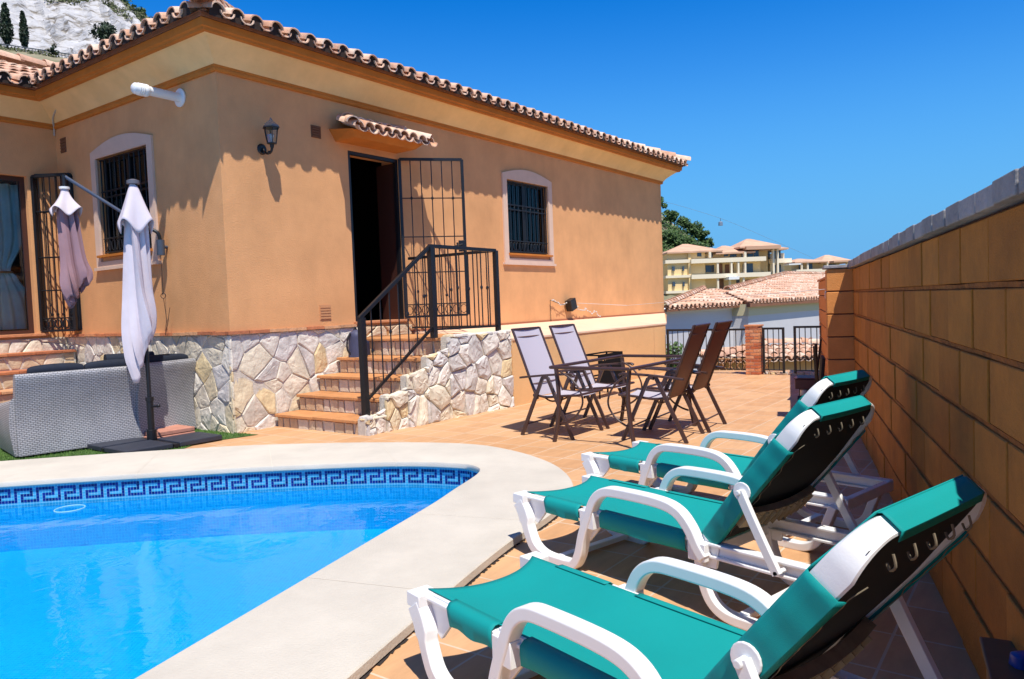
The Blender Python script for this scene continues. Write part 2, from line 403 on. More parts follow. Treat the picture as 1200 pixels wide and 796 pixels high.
# ------------------------------------------------------------------ ground, terrace, pool
# paired control points of the coping: outer edge, inner edge
pairs = [(Wp(-1.46, -2.2), Wp(-2.2, -1.5)), (Wp(-1.46, -1.), Wp(-2.2, -.8)), (Wp(-1.46, 1.), Wp(-2.2, 1.)), (Wp(-1.46, 2.5), Wp(-2.2, 2.5)), (Wp(-1.44, 3.6), Wp(-2.2, 3.6)),
         (Wp(-1.37, 4.35), Wp(-2.2, 4.3)), ((.386, 5.14), (-.45, 5.17)), ((.297, 5.84), (-.30, 5.66)), ((-.037, 6.49), (-.33, 5.90)),
         ((-.511, 6.91), (-.53, 6.06)), ((-1.43, 7.15), (-1.10, 6.20)), ((-2.52, 7.24), (-2.16, 6.19)), ((-3.3, 7.16), (-3.0, 6.11)),
         ((-4.1, 7.03), (-4.0, 5.99)), ((-4.8, 6.89), (-4.9, 5.83)), ((-6.6, 6.55), (-6.6, 5.5)), ((-8.6, 6.1), (-8.3, 5.1)),
         ((-9.3, 5.2), (-8.7, 4.5)), ((-9.4, 2.), (-8.8, 2.)), ((-9.3, -2.), (-8.6, -1.6)), ((-8.6, -2.9), (-8.1, -2.1)), ((-5.6, -2.9), (-5.6, -2.2)), ((-3.2, -2.8), (-3.3, -2.1))]
outer = [Vector((p[0][0], p[0][1], 0)) for p in pairs]; inner = [Vector((p[1][0], p[1][1], 0)) for p in pairs]
OUT = cr(outer, 8, True); INN = cr(inner, 8, True)
def at(p, z): return Vector((p.x, p.y, z))
# terrace floor: one sheet with the pool cut out of it; local axes are the house's
terr = [H(-9.5, 9.2), Wp(-9.5, -4.5), Wp(.75, -4.5), Wp(.75, 13.9), H(7.75, -1.4), H(11.6, 0), H(11.6, 9.2)]
hole = [at(p, 0) for p in OUT]
mid = [(a * .92 + b * .08) for a, b in zip(OUT, INN)]
tri = tessellate_polygon([terr, mid])
flat = terr + mid
Minv = Matrix.Rotation(-HA, 4, 'Z') @ Matrix.Translation(-HC)
mb = MB(); mb.add([Minv @ at(p, 0) for p in flat], [tuple(t) for t in tri])
M_floor = brick_mat('terracotta floor tiles', (.54, .29, .135), (.62, .36, .185), (.60, .47, .34), .32, .32, .0055, 0, .62, 'Object', (.66 * .32, .6 * .32), .16, .35, .35, 3.5, streak=(1, 3.5, 1))
fl = mb.build('terrace_floor', M_floor, loc=HC, rotz=HA); tag(fl, kind='structure')

# coping ring with rounded inner nose
mb = MB(); rings = []
n = len(OUT)
for i in range(n):
    o, q = OUT[i], INN[i]; d = (q - o).normalized()
    o2 = o
    rings.append([at(o2 + d * .04, .004), at(o2, .012), at(o2, .048), at(o2 + d * .006, .054), at(q - d * .02, .054), at(q - d * .006, .051), at(q, .042), at(q + d * .001, .014), at(q - d * .008, .004), at(q - d * .05, .0)])
mb.loft(rings, closed_ring=False, closed_path=True)
def coping_mat():
    m = M_coping; return m
cop = mb.build('coping', M_coping, smooth=40); tag(cop, kind='structure'); cop.name = 'pool_coping'
# joints of the coping slabs
mb = MB()
acc = 0; last = 0
for i in range(n):
    j = (i + 1) % n; acc += (INN[j] - INN[i]).length
    if acc - last > 1.02:
        last = acc; o, q = OUT[i], INN[i]; d = (q - o).normalized(); t = Vector((-d.y, d.x, 0)) * .0012
        pr_ = [(at(o - d * .002, .01)), at(o - d * .001, .0565), at(q - d * .012, .0565), at(q + d * .003, .043), at(q + d * .003, .008)]
        mb.loft([[p - t for p in pr_], [p + t for p in pr_]], closed_ring=False)
tag(mb.build('coping_joints', mat('coping joint filler', (.66, .59, .49), .9), parent=cop))
# dark crumbling joint between coping and floor tiles
mb = MB(); rr = random.Random(3)
for i in range(n):
    j = (i + 1) % n
    for k in range(5):
        a = OUT[i].lerp(OUT[j], k / 5.); b = OUT[i].lerp(OUT[j], (k + 1) / 5.)
        d = (OUT[i] - INN[i]).normalized()
        if rr.random() < .75:
            m0 = .013 if i < 50 else .004; w1, w2 = rr.uniform(.001, m0), rr.uniform(.001, m0)
            mb.add([at(a - d * .01, .004), at(b - d * .01, .004), at(b + d * w2, .004), at(a + d * w1, .004)], [(0, 1, 2, 3)])
mb.build('coping_gap', M_gap, parent=cop, fixn=False)

# basin
WZ = -.142; DEP = -.52
WALL = []
for i in range(n):
    o, q = OUT[i], INN[i]; d = (o - q).normalized(); WALL.append(q + d * .03)
M_frz = brick_mat('pale blue pool mosaic', (.030, .30, .52), (.05, .38, .62), (.34, .60, .74), .0235, .0235, .0012, 0, .25, 'UV', (0, 0), .12, .2, .6, 3)
M_basin = brick_mat('blue basin mosaic', (.001, .31, .66), (.002, .36, .72), (.02, .43, .76), .025, .025, .0016, 0, .35, 'UV', (0, 0), .06, .1, .3, 1.2)
mb = MB()
mb.loft([[at(WALL[i], .001), at(WALL[i], WZ - .02)] for i in range(n)], closed_ring=False, closed_path=True)
pool = thing('swimming_pool', 'tiled swimming pool with blue greek key border under cream coping', 'swimming pool', (-3, 4, 0))
off = Vector((3, -4, 0))
def shifted(mb, o=off):
    mb.v = [tuple(Vector(v) + o) for v in mb.v]; return mb
# frieze with arc-length UV: built as its own quads
me = bpy.data.meshes.new('frieze'); vs = []; fs = []; uvs = []
acc = [0]
for i in range(n): acc.append(acc[-1] + (WALL[(i + 1) % n] - WALL[i]).length)
for i in range(n):
    a, b = WALL[i], WALL[(i + 1) % n]; k = len(vs)
    vs += [tuple(at(a, .001) + off), tuple(at(b, .001) + off), tuple(at(b, WZ - .03) + off), tuple(at(a, WZ - .03) + off)]; fs.append((k, k + 1, k + 2, k + 3))
    uvs += [(acc[i], .0), (acc[i + 1], .0), (acc[i + 1], -.0235 * 7.3), (acc[i], -.0235 * 7.3)]
me.from_pydata(vs, [], fs); uv = me.uv_layers.new(name='UVMap')
for i, u in enumerate(uvs): uv.data[i].uv = u
me.materials.append(M_frz)
o = bpy.data.objects.new('waterline_tile_band', me); COL.objects.link(o); o.parent = pool
# greek key tesserae
KEY = set([(c, 0) for c in range(6)] + [(0, r) for r in range(5)] + [(5, 1), (5, 2), (4, 2), (3, 2), (2, 2), (2, 3), (2, 4), (3, 4), (4, 4), (5, 4), (6, 4)])
T = .0235
def along(s):
    s = s % acc[-1]
    import bisect
    i = min(bisect.bisect_right(acc, s) - 1, n - 1)
    a, b = WALL[i], WALL[(i + 1) % n]; t = (s - acc[i]) / max(1e-9, acc[i + 1] - acc[i])
    d = (b - a).normalized(); return a.lerp(b, t), d
mb = MB()
cnt = int(acc[-1] / (7 * T))
cen = Vector((-4.5, 2.5, 0))
for u in range(cnt):
    s0 = u * 7 * T
    p, _ = along(s0)
    if p.y < 1.8: continue
    for (c, r) in KEY:
        s1 = s0 + (6 - c) * T + .0011; p0, d = along(s1); p1 = p0 + d * (T - .0022)
        nn = Vector((-d.y, d.x, 0))
        if nn.dot(cen - p0) < 0: nn = -nn
        z1 = -.0135 - r * T - .0011; z0 = z1 - T + .0022; e = nn * .0025
        mb.add([at(p0 + e, z0), at(p1 + e, z0), at(p1 + e, z1), at(p0 + e, z1)], [(0, 1, 2, 3)])
shifted(mb).build('greek_key_border', island_mat('dark blue tessera', [(.004, .010, .16), (.006, .018, .22), (.003, .008, .12), (.005, .015, .19)], .25, .1, 20, 0), parent=pool, fixn=False)
# basin walls and floor
mb = MB()
mb.loft([[at(WALL[i], WZ - .028), at(WALL[i], DEP)] for i in range(n)], closed_ring=False, closed_path=True)
tri = tessellate_polygon([[at(p, 0) for p in WALL]])
mb.add([at(p, DEP) for p in WALL], [tuple(t) for t in tri])
shifted(mb).build('basin', M_basin, parent=pool, fixn=False)
# water surface
m = bpy.data.materials.new('pool water'); m.use_nodes = True; nt = m.node_tree; N = nt.nodes; L = nt.links
N.remove(N['Principled BSDF']); mo = N['Material Output']
t = N.new('ShaderNodeBsdfTransparent'); t.inputs[0].default_value = (.72, .95, .99, 1)
g = N.new('ShaderNodeBsdfGlossy'); g.inputs['Roughness'].default_value = .02
f = N.new('ShaderNodeFresnel'); f.inputs['IOR'].default_value = 1.26
mx = N.new('ShaderNodeMixShader'); L.new(f.outputs[0], mx.inputs[0]); L.new(t.outputs[0], mx.inputs[1]); L.new(g.outputs[0], mx.inputs[2])
tc = N.new('ShaderNodeTexCoord'); nz = N.new('ShaderNodeTexNoise'); nz.inputs['Scale'].default_value = 5; nz.inputs['Detail'].default_value = 3; nz.inputs['Distortion'].default_value = .6
L.new(tc.outputs['Object'], nz.inputs['Vector'])
bp = N.new('ShaderNodeBump'); bp.inputs['Strength'].default_value = .10; bp.inputs['Distance'].default_value = .04
L.new(nz.outputs['Fac'], bp.inputs['Height']); L.new(bp.outputs[0], g.inputs['Normal']); L.new(bp.outputs[0], f.inputs['Normal'])
L.new(mx.outputs[0], mo.inputs['Surface'])
mb = MB(); mb.add([at(p, WZ) for p in WALL], [tuple(t) for t in tri])
tag(mb.build('pool_water', m, fixn=False), kind='structure')

# artificial turf under the sofas
mb = MB()
turf = [H(0, 0.0), H(0, 3.85), H(-3.2, 3.85), Vector((-7.5, 8.2, 0)), Vector((-5.6, 6.9, 0)), Vector((-4.1, 7.12, 0)), Vector((-3.35, 7.22, 0)), Vector((-3.30, 7.75, 0)), H(.05, -.35), H(.02, 0)]
mb.add([at(p, .005) for p in turf[:-1]], [tuple(range(len(turf) - 1))])
M_turf = mat('artificial turf base', (.06, .13, .02), .9, var=.4, vs=40, bump=.8, bs=200)
tag(mb.build('turf_ground', M_turf), kind='structure')
rr = random.Random(5); mb = MB()
tp = [at(p, 0) for p in turf[:-1]]
def inside(p, poly):
    c = False; k = len(poly)
    for i in range(k):
        a, b = poly[i], poly[(i + 1) % k]
        if (a.y > p.y) != (b.y > p.y) and p.x < (b.x - a.x) * (p.y - a.y) / (b.y - a.y) + a.x: c = not c
    return c
for k in range(26000):
    p = Vector((rr.uniform(-6.2, -2.9), rr.uniform(6.9, 9.2), 0))
    if not inside(p, tp): continue
    a = rr.uniform(0, 6.28); d = Vector((math.cos(a), math.sin(a), 0)) * .0035; h = rr.uniform(.012, .026); l = Vector((rr.uniform(-.01, .01), rr.uniform(-.01, .01), h))
    mb.add([at(p - d, .005), at(p + d, .005), at(p, .005) + l], [(0, 1, 2)])
tag(mb.build('turf_grass', M_grass, fixn=False), kind='stuff')

# ------------------------------------------------------------------ the house
house = thing('house', 'orange stuccoed house with clay tile roof, cream cornice and stone plinth', 'house', HC, HA)
UE, LE, WINGY = 11.5, 8.2, 3.85
WT = 4.03                 # top of the plain wall
def wall(mb, fn, x0, x1, z0, z1, ops, th, mi=0):
    """wall face with openings; fn(x, z, out); ops: (x0, x1, z0, z1)"""
    xs = sorted(set([x0, x1] + [o[0] for o in ops] + [o[1] for o in ops])); zs = sorted(set([z0, z1] + [o[2] for o in ops] + [o[3] for o in ops]))
    for i in range(len(xs) - 1):
        for j in range(len(zs) - 1):
            cx, cz = (xs[i] + xs[i + 1]) / 2, (zs[j] + zs[j + 1]) / 2
            if any(o[0] < cx < o[1] and o[2] < cz < o[3] for o in ops): continue
            for d in (0, -th):
                mb.add([fn(xs[i], zs[j], d), fn(xs[i + 1], zs[j], d), fn(xs[i + 1], zs[j + 1], d), fn(xs[i], zs[j + 1], d)], [(0, 1, 2, 3)], mi)
    for o in ops:
        a, b, c, d = o
        for (p, q) in (((a, c), (b, c)), ((b, c), (b, d)), ((b, d), (a, d)), ((a, d), (a, c))):
            mb.add([fn(*p, 0), fn(*q, 0), fn(*q, -th), fn(*p, -th)], [(0, 1, 2, 3)], mi)
fr_ = lambda x, z, d: Vector((x, -d, z))            # long front
fl_ = lambda y, z, d: Vector((-d, y, z))            # short side towards the sofas
fwg = lambda x, z, d: Vector((x, WINGY - d, z))     # wing front
DOOR = (1.86, 2.78, 1.17, 3.40); WIN1 = (5.33, 6.60, 2.19, 3.42); WIN2 = (1.46, 2.73, 2.17, 3.42); PDOOR = (-2.7, -.40, 1.17, 3.30)
mb = MB()
wall(mb, fr_, 0, UE, -1.2, 4.4, [DOOR, WIN1], .32)
mb.build('front_wall', M_stucco, house, fixn=False)
mb = MB(); wall(mb, fl_, 0.0, WINGY, -.2, 4.4, [WIN2], .32); mb.build('side_wall', M_stucco, house, fixn=False)
mb = MB(); wall(mb, fwg, -7.0, -.0, -.2, 4.4, [PDOOR], .32); mb.build('wing_wall', M_stucco, house, fixn=False)
mb = MB()
mb.add([(UE, 0, -3), (UE, LE, -3), (UE, LE, 4.4), (UE, 0, 4.4)], [(0, 1, 2, 3)]); mb.add([(UE, LE, -3), (-7, LE, -3), (-7, LE, 4.4), (UE, LE, 4.4)], [(0, 1, 2, 3)]); mb.add([(-7, WINGY, -3), (-7, LE, -3), (-7, LE, 4.4), (-7, WINGY, 4.4)], [(0, 1, 2, 3)])
mb.build('rear_wall', M_stucco, house, fixn=False)
# rooms seen through the openings
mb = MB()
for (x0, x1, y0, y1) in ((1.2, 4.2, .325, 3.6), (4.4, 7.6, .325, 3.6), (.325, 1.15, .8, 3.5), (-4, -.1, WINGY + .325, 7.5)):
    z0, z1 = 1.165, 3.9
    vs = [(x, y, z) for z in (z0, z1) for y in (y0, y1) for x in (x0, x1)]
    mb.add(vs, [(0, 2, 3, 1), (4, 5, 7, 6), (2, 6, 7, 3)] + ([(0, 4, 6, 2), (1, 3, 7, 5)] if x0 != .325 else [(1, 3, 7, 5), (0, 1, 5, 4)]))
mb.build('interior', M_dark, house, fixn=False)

# cornice profile swept along the eaves: (out, z)
def sweep_eave(mb, prof, path):
    """path: list of (x, y, nx, ny) where n is the outward mitre direction"""
    rings = []
    for (x, y, nx, ny) in path: rings.append([Vector((x + nx * o, y + ny * o, z)) for o, z in prof])
    mb.loft(rings, closed_ring=False)
EPATH = [(-7, WINGY, 0, -1), (0, WINGY, -1, -1), (0, 0, -1, -1), (UE, 0, 1, -1), (UE, LE, 1, 1)]
pm = [(0, 3.985), (.026, 3.985), (.040, 3.997), (.044, 4.012), (.040, 4.03), (.05, 4.037), (.05, 4.05)]
mb = MB(); sweep_eave(mb, pm, EPATH); mb.build('cornice_moulding', M_band, house, smooth=35, fixn=False)
pc = [(.05, 4.05)] + [(.058 + .225 * (k / 8), 4.058 + .20 * (k / 8) ** .80) for k in range(9)] + [(.30, 4.262)]
mb = MB(); sweep_eave(mb, pc, EPATH); mb.build('cornice_cove', M_cove, house, smooth=40, fixn=False)
pf = [(.30, 4.262), (.345, 4.268), (.350, 4.29), (.375, 4.30), (.385, 4.372), (.30, 4.385)]
mb = MB(); sweep_eave(mb, pf, EPATH); mb.build('cornice_fascia', M_band, house, fixn=False)

# tiled roof
OV = .50; SL = math.tan(R_(20)); ZE = 4.40
class Slope:
    """a roof slope: eave from a to b (2D, local), rises along inward normal"""
    def __init__(s, a, b, inw, zf=ZE, sl=SL): s.a = Vector((*a, 0)); s.b = Vector((*b, 0)); s.d = (s.b - s.a).normalized(); s.n = Vector((*inw, 0)); s.zf = zf; s.sl = sl
    def P(s, t, r, h=0): return s.a + s.d * t + s.n * r + Vector((0, 0, s.zf + r * s.sl + h))
def tile_rows(mb, sl, t0, t1, rmax_fn, per=.24, seed=1, rows=None, fine=True, tlen=.36):
    rg = random.Random(seed); nc = int(round((t1 - t0) / per))
    for c in range(nc):
        tc = t0 + (c + .5) * per; k = 0
        lo, hi = rmax_fn(tc)
        r = lo
        while r < hi - .05:
            if rows and k >= rows: break
            r1 = min(r + tlen + .06, hi); jr = rg.uniform(-.015, .015) if k == 0 else rg.uniform(-.01, .01); jt = rg.uniform(-.006, .006); jh = rg.uniform(-.006, .006)
            # cover tile: arched shell with thickness
            R0, R1 = .088, .072; nseg = 8 if fine else 4
            ro = []; 
            for (rr_, Rr, up_) in ((r + jr - .02, R0, .035), (r1, R1, .012)):
                outer = [sl.P(tc + jt + Rr * math.cos(R_(180 * q / nseg)), rr_, up_ + .005 + jh + Rr * .95 * math.sin(R_(180 * q / nseg))) for q in range(nseg + 1)]
                inn = [sl.P(tc + jt + (Rr - .014) * math.cos(R_(180 * q / nseg)), rr_, up_ + .005 + jh + (Rr - .014) * .95 * math.sin(R_(180 * q / nseg))) for q in range(nseg, -1, -1)]
                ro.append(outer + inn)
            mb.loft(ro, closed_ring=True, caps=False)
            m_ = len(ro[0]); st = len(mb.v) - 2 * m_; 
            for q in range(nseg):   # front rim
                mb.f.append((st + q, st + m_ - 1 - q, st + m_ - 2 - q, st + q + 1)); mb.mi.append(0)
            # channel tile: concave up, between two covers
            tb = tc + per / 2; R0 = .085; ro = []
            for (rr_, up_) in ((r + rg.uniform(-.01, .01) + (-.012 if k == 0 else -.01), .030), (r1, .022)):
                outer = [sl.P(tb + R0 * math.cos(R_(180 + 180 * q / nseg)), rr_, up_ + .02 + R0 * .8 * math.sin(R_(180 + 180 * q / nseg))) for q in range(nseg + 1)]
                inn = [sl.P(tb + (R0 - .014) * math.cos(R_(180 + 180 * q / nseg)), rr_, up_ + .02 + (R0 - .014) * .8 * math.sin(R_(180 + 180 * q / nseg))) for q in range(nseg, -1, -1)]
                ro.append(outer + inn)
            mb.loft(ro, closed_ring=True, caps=False)
            st = len(mb.v) - 2 * m_
            for q in range(nseg): mb.f.append((st + q, st + m_ - 1 - q, st + m_ - 2 - q, st + q + 1)); mb.mi.append(0)
            r += tlen; k += 1
def caps_line(mb, p, q, seed=2, R0=.135):
    rg = random.Random(seed); p = Vector(p); q = Vector(q); Ln = (q - p).length; d = (q - p).normalized(); side = Vector((-d.y, d.x, 0)).normalized(); upv = side.cross(d) * -1
    if upv.z < 0: upv = -upv
    s = 0
    while s < Ln:
        s1 = min(s + .42, Ln); ro = []
        for (ss, Rr, h) in ((s - .02, R0, .02), (s1, R0 * .84, .0)):
            c = p + d * ss + upv * h
            o_ = [c + side * Rr * math.cos(R_(180 * k / 8)) + upv * Rr * .9 * math.sin(R_(180 * k / 8)) for k in range(9)]
            i_ = [c + side * (Rr - .016) * math.cos(R_(180 * k / 8)) + upv * (Rr - .016) * .9 * math.sin(R_(180 * k / 8)) for k in range(8, -1, -1)]
            ro.append(o_ + i_)
        mb.loft(ro, caps=False); st = len(mb.v) - 36
        for k in range(8): mb.f.append((st + k, st + 17 - k, st + 16 - k, st + k + 1)); mb.mi.append(0)
        s += .38
# main block hip roof: x from -OV..UE+OV, y from -OV..LE+OV ; wing: y from WINGY-OV .. LE+OV, x from -7-OV
W_ = LE + 2 * OV; HW = W_ / 2; HWw = (LE - WINGY + 2 * OV) / 2
mb = MB()
s1 = Slope((-OV, -OV), (UE + OV, -OV), (0, 1)); Lx = UE + 2 * OV
tile_rows(mb, s1, .10, Lx - .1, lambda t: (0, min(HW, t, Lx - t)), seed=1)
s2 = Slope((-OV, -OV), (-OV, LE), (1, 0))
tile_rows(mb, s2, .10, WINGY + .1, lambda t: (0, min(HW, t)), seed=2)
s2b = Slope((-OV, -OV), (-OV, LE + OV), (1, 0))
s3 = Slope((-7.5, WINGY - OV), (2.5, WINGY - OV), (0, 1)); 
tile_rows(mb, s3, .12, 9.5, lambda t: (max(0, t - 7.0), min(HWw, t + 2)) if max(0, t - 7.0) < HWw else (0, 0), seed=3)
s4 = Slope((UE + OV, -OV), (UE + OV, LE + OV), (-1, 0)); tile_rows(mb, s4, .10, W_ - .1, lambda t: (0, min(2.0, t, W_ - t)), seed=4, fine=False)
mb.build('roof_tiles', M_tile, house, smooth=50, fixn=False)
mb = MB()  # dark plugs stand for the shade inside the hollow eave tiles
for (S_, ta, tb_) in ((s1, .10, Lx - .1), (s2, .10, WINGY + .1), (s3, .12, 9.5)):
    nc = int(round((tb_ - ta) / .24)); mb = MB()
    for c in range(nc):
        tc_ = ta + (c + .5) * .24
        if S_ is s3 and tc_ > 7.1: continue
        mb.add([S_.P(tc_ + .076 * math.cos(R_(180 * q / 8)), .006, .036 + .072 * math.sin(R_(180 * q / 8))) for q in range(9)] + [S_.P(tc_ - .085, .012, -.035), S_.P(tc_ + .085, .012, -.035)], [(0, 1, 2, 3, 4, 5, 6, 7, 8, 9, 10)])
    mb.build('eave_hollow_shade', mat('tile hollow shade', (.035, .018, .012), .95, var=.3, vs=20), house, fixn=False)
mb = MB()
zt = lambda r: ZE + r * SL
hip0 = (-OV, -OV, ZE); top0 = (-OV + HW, -OV + HW, zt(HW)); top1 = (UE + OV - HW, -OV + HW, zt(HW)); hip1 = (UE + OV, -OV, ZE)
for n_, (pa_, pb_) in enumerate((((hip0[0] + .02, hip0[1] + .02, ZE + .09), (top0[0], top0[1], top0[2] + .12)), ((hip1[0] - .02, hip1[1] + .02, ZE + .09), (top1[0], top1[1], top1[2] + .12)),
        ((top0[0], top0[1], top0[2] + .12), (top1[0], top1[1], top1[2] + .12)), ((-7.5, WINGY - OV + HWw, zt(HWw) + .12), (-OV + HWw + .0, WINGY - OV + HWw, zt(HWw) + .12)))):
    mb = MB(); caps_line(mb, pa_, pb_, 5 + n_); mb.build('ridge_cap_row', M_tile, house, smooth=50, fixn=False)
mb = MB()
B = lambda x, y, z: (x, y, z)
mb.add([(-OV + .06, -OV + .06, ZE), (UE + OV - .06, -OV + .06, ZE), top1, top0], [(0, 1, 2, 3)])
mb.add([(-OV + .06, -OV + .06, ZE), top0, (-OV + .06, LE + OV, ZE)], [(0, 1, 2)])
mb.add([(UE + OV - .06, -OV + .06, ZE), (UE + OV - .06, LE + OV, ZE), top1], [(0, 1, 2)])
mb.add([(-OV, LE + OV, ZE), (UE + OV, LE + OV, ZE), top1, top0], [(0, 1, 2, 3)])
mb.add([(-7.5, WINGY - OV + .06, ZE), (3, WINGY - OV + .06, ZE), (3, WINGY - OV + HWw, zt(HWw)), (-7.5, WINGY - OV + HWw, zt(HWw))], [(0, 1, 2, 3)])
mb.add([(-7.5, LE + OV, ZE), (3, LE + OV, ZE), (3, WINGY - OV + HWw, zt(HWw)), (-7.5, WINGY - OV + HWw, zt(HWw))], [(0, 1, 2, 3)])
# mortar bed behind the first tiles
sweep_eave(mb, [(.30, 4.378), (.40, 4.380), (.41, 4.43), (.30, 4.43)], EPATH)
mb.build('roof_deck', M_tile_dark, house, fixn=False)

# plinth: clay ledge and stone cladding
rg = random.Random(11)
def ledge(mb, fn, x0, x1, z, th=.035, out=.06, step=.27):
    x = x0
    while x < x1 - .02:
        xe = min(x + step, x1); o_ = out + rg.uniform(-.006, .006); dz = rg.uniform(-.004, .004)
        a, b = x + .004, xe - .004
        P = lambda xx, zz, d: fn(xx, zz + dz, d)
        mb.add([P(a, z, -.01), P(b, z, -.01), P(b, z, o_), P(a, z, o_), P(a, z + th, -.01), P(b, z + th, -.01), P(b, z + th, o_ - .004), P(a, z + th, o_ - .004)],
               [(0, 1, 2, 3), (4, 7, 6, 5), (3, 2, 6, 7), (0, 3, 7, 4), (1, 5, 6, 2)]); x = xe
for (fn_, a_, b_) in ((fr_, -.06, 1.84), (fl_, 0, WINGY), (fwg, -7, -2.72)):
    mb = MB(); ledge(mb, fn_, a_, b_, 1.105); mb.build('plinth_ledge', M_brickedge, house)
mb = MB()
mb.add([fl_(0 - .02, -.1, .02), fl_(WINGY, -.1, .02), fl_(WINGY, 1.105, .02), fl_(-.02, 1.105, .02)], [(0, 1, 2, 3)])
mb.add([fr_(-.02, -.1, .02), fr_(2.0, -.1, .02), fr_(2.0, 1.105, .02), fr_(-.02, 1.105, .02)], [(0, 1, 2, 3)])
mb.add([fwg(-7, -.1, .02), fwg(0, -.1, .02), fwg(0, 1.105, .02), fwg(-7, 1.105, .02)], [(0, 1, 2, 3)])
mb.build('plinth_mortar', M_mortar, house, fixn=False)
mb = MB(); sr = random.Random(21)
stones(mb, -.02, 3.85, -.02, 1.105, .19, [[(-.045, -.02), (3.83, -.02), (3.83, 1.10), (-.045, 1.10)]], lambda x, z, d: fl_(x, z, d + .018), sr, 1.2, gap=.005, h=(.006, .020), rough=.003)
stones(mb, -.04, 1.95, -.02, 1.105, .205, [[(-.045, -.02), (1.86, -.02), (1.86, 1.10), (-.045, 1.10)]], lambda x, z, d: fr_(x, z, d + .018), sr, 1.2, gap=.005, h=(.006, .020), rough=.003)
stones(mb, -7, 0, .2, 1.105, .25, [[(-7, .2), (-.02, .2), (-.02, 1.10), (-7, 1.10)]], lambda x, z, d: fwg(x, z, d + .02), sr, 1.)
mb.build('stone_plinth', M_stone, house, fixn=False)

# windows
def window(fn, o, nm_label=None):
    x0, x1, z0, z1 = o; w = thing('window', None, None); del_ = None
    w = bpy.data.objects.new('window', None); COL.objects.link(w); w.parent = house
    xc = (x0 + x1) / 2; hw = (x1 - x0) / 2 + .12
    # arched cream surround as a ring of quads
    mb = MB(); inn = [(x0, z0 - .09), (x1, z0 - .09), (x1, z1)] + [(x1 + (x0 - x1) * k / 8, z1) for k in range(1, 8)] + [(x0, z1)]
    outp = [(x0 - .12, z0 - .16), (x1 + .12, z0 - .16), (x1 + .12, z1 + .09)] + [(x1 + .12 + (x0 - x1 - .24) * k / 8, z1 + .09 + .12 * math.sin(math.pi * k / 8)) for k in range(1, 8)] + [(x0 - .12, z1 + .09)]
    m_ = len(inn); rings = []
    for d0, pts in ((-.02, inn), (.028, inn), (.028, outp), (-.02, outp)): rings.append([fn(a, b, d0) for a, b in pts])
    mb.loft(rings, closed_ring=True)
    mb.prism([(x0 - .16, z0 - .20), (x1 + .16, z0 - .20), (x1 + .16, z0 - .16), (x0 - .16, z0 - .16)], fn, -.02, .045)
    mb.build('surround', M_frame, w, fixn=True)
    mb = MB(); mb.prism([(x0 - .02, z0 - .035), (x1 + .04, z0 - .035), (x1 + .04, z0 - .005), (x0 - .02, z0 - .005)], fn, -.2, .06); mb.build('sill', M_band, w)
    mb = MB()
    f = .055
    for (a, b, c, d) in ((x0, x0 + f, z0, z1), (x1 - f, x1, z0, z1), (x0 + f, x1 - f, z0, z0 + f), (x0 + f, x1 - f, z1 - f, z1), (xc - .04, xc + .04, z0 + f, z1 - f)):
        mb.prism([(a, c), (b, c), (b, d), (a, d)], fn, -.12, -.075)
    mb.build('frame', mat('dark brown window frame', (.010, .008, .008), .5), w)
    mb = MB(); mb.prism([(x0 + f, z0 + f), (x1 - f, z0 + f), (x1 - f, z1 - f), (x0 + f, z1 - f)], fn, -.105, -.099); mb.build('pane', glass_mat('window glass', (.35, .37, .40)), w)
    # lowered slatted blind / curtain behind the lower half
    mb = MB(); nb = 9
    for k in range(nb):
        a = x0 + .07 + (x1 - x0 - .14) * k / nb
        mb.prism([(a, z0 + .1), (a + .085, z0 + .1), (a + .085, z0 + .62), (a, z0 + .62)], fn, -.20, -.185)
    mb.build('blind', mat('blue grey blind', (.03, .035, .075), .6), w)
    # iron grille
    mb = MB(); nb = 11
    for k in range(nb):
        a = x0 + .03 + (x1 - x0 - .06) * k / (nb - 1)
        mb.tube([fn(a, z0 + .02, -.03), fn(a, z1 - .01, -.03)], .009 if 0 < k < nb - 1 else .011, 6)
        if 0 < k < nb - 1 and k % 2 == 0: mb.ball(fn(a, z0 + .78, -.03), .014, n=6, m=4)
    for zz in (z0 + .03, z0 + .21, z0 + .74, z0 + .82, z1 - .02):
        mb.tube([fn(x0 + .01, zz, -.03), fn(x1 - .01, zz, -.03)], .011, 6)
    for k in range(14):
        a = x0 + .06 + (x1 - x0 - .12) * k / 13
        mb.tube([fn(a + .036 * math.cos(t_ * .785), z0 + .12 + .07 * math.sin(t_ * .785), -.03) for t_ in range(8)], .005, 5, closed=True)
    mb.build('grille', M_iron, w)
    return w
window(fr_, WIN1); window(fl_, WIN2)

# back door with its little tiled canopy, iron gate
dr = bpy.data.objects.new('doorway', None); COL.objects.link(dr); dr.parent = house
mb = MB()
for (a, b, c, d) in ((DOOR[0], DOOR[0] + .045, DOOR[2], DOOR[3] - .045), (DOOR[1] - .045, DOOR[1], DOOR[2], DOOR[3] - .045), (DOOR[0], DOOR[1], DOOR[3] - .045, DOOR[3])):
    mb.prism([(a, c), (b, c), (b, d), (a, d)], fr_, -.06, -.01)
mb.build('frame', M_iron, dr)
mb = MB(); mb.prism([(DOOR[0] - .03, 1.14), (DOOR[1] + .05, 1.14), (DOOR[1] + .05, 1.172), (DOOR[0] - .03, 1.172)], fr_, -.30, .05); mb.build('threshold', M_brickedge, dr, bevel=.004)
mb = MB(); mb.box(DOOR[1] - .035, DOOR[1] - .004, .012, .40, 1.175, 3.35); mb.build('reveal_shade', mat('door reveal shade', (.045, .011, .005), .6), dr, bevel=.004)  # dark sheet over the right reveal, painting in its shade
cn = bpy.data.objects.new('door_canopy', None); COL.objects.link(cn); cn.parent = house
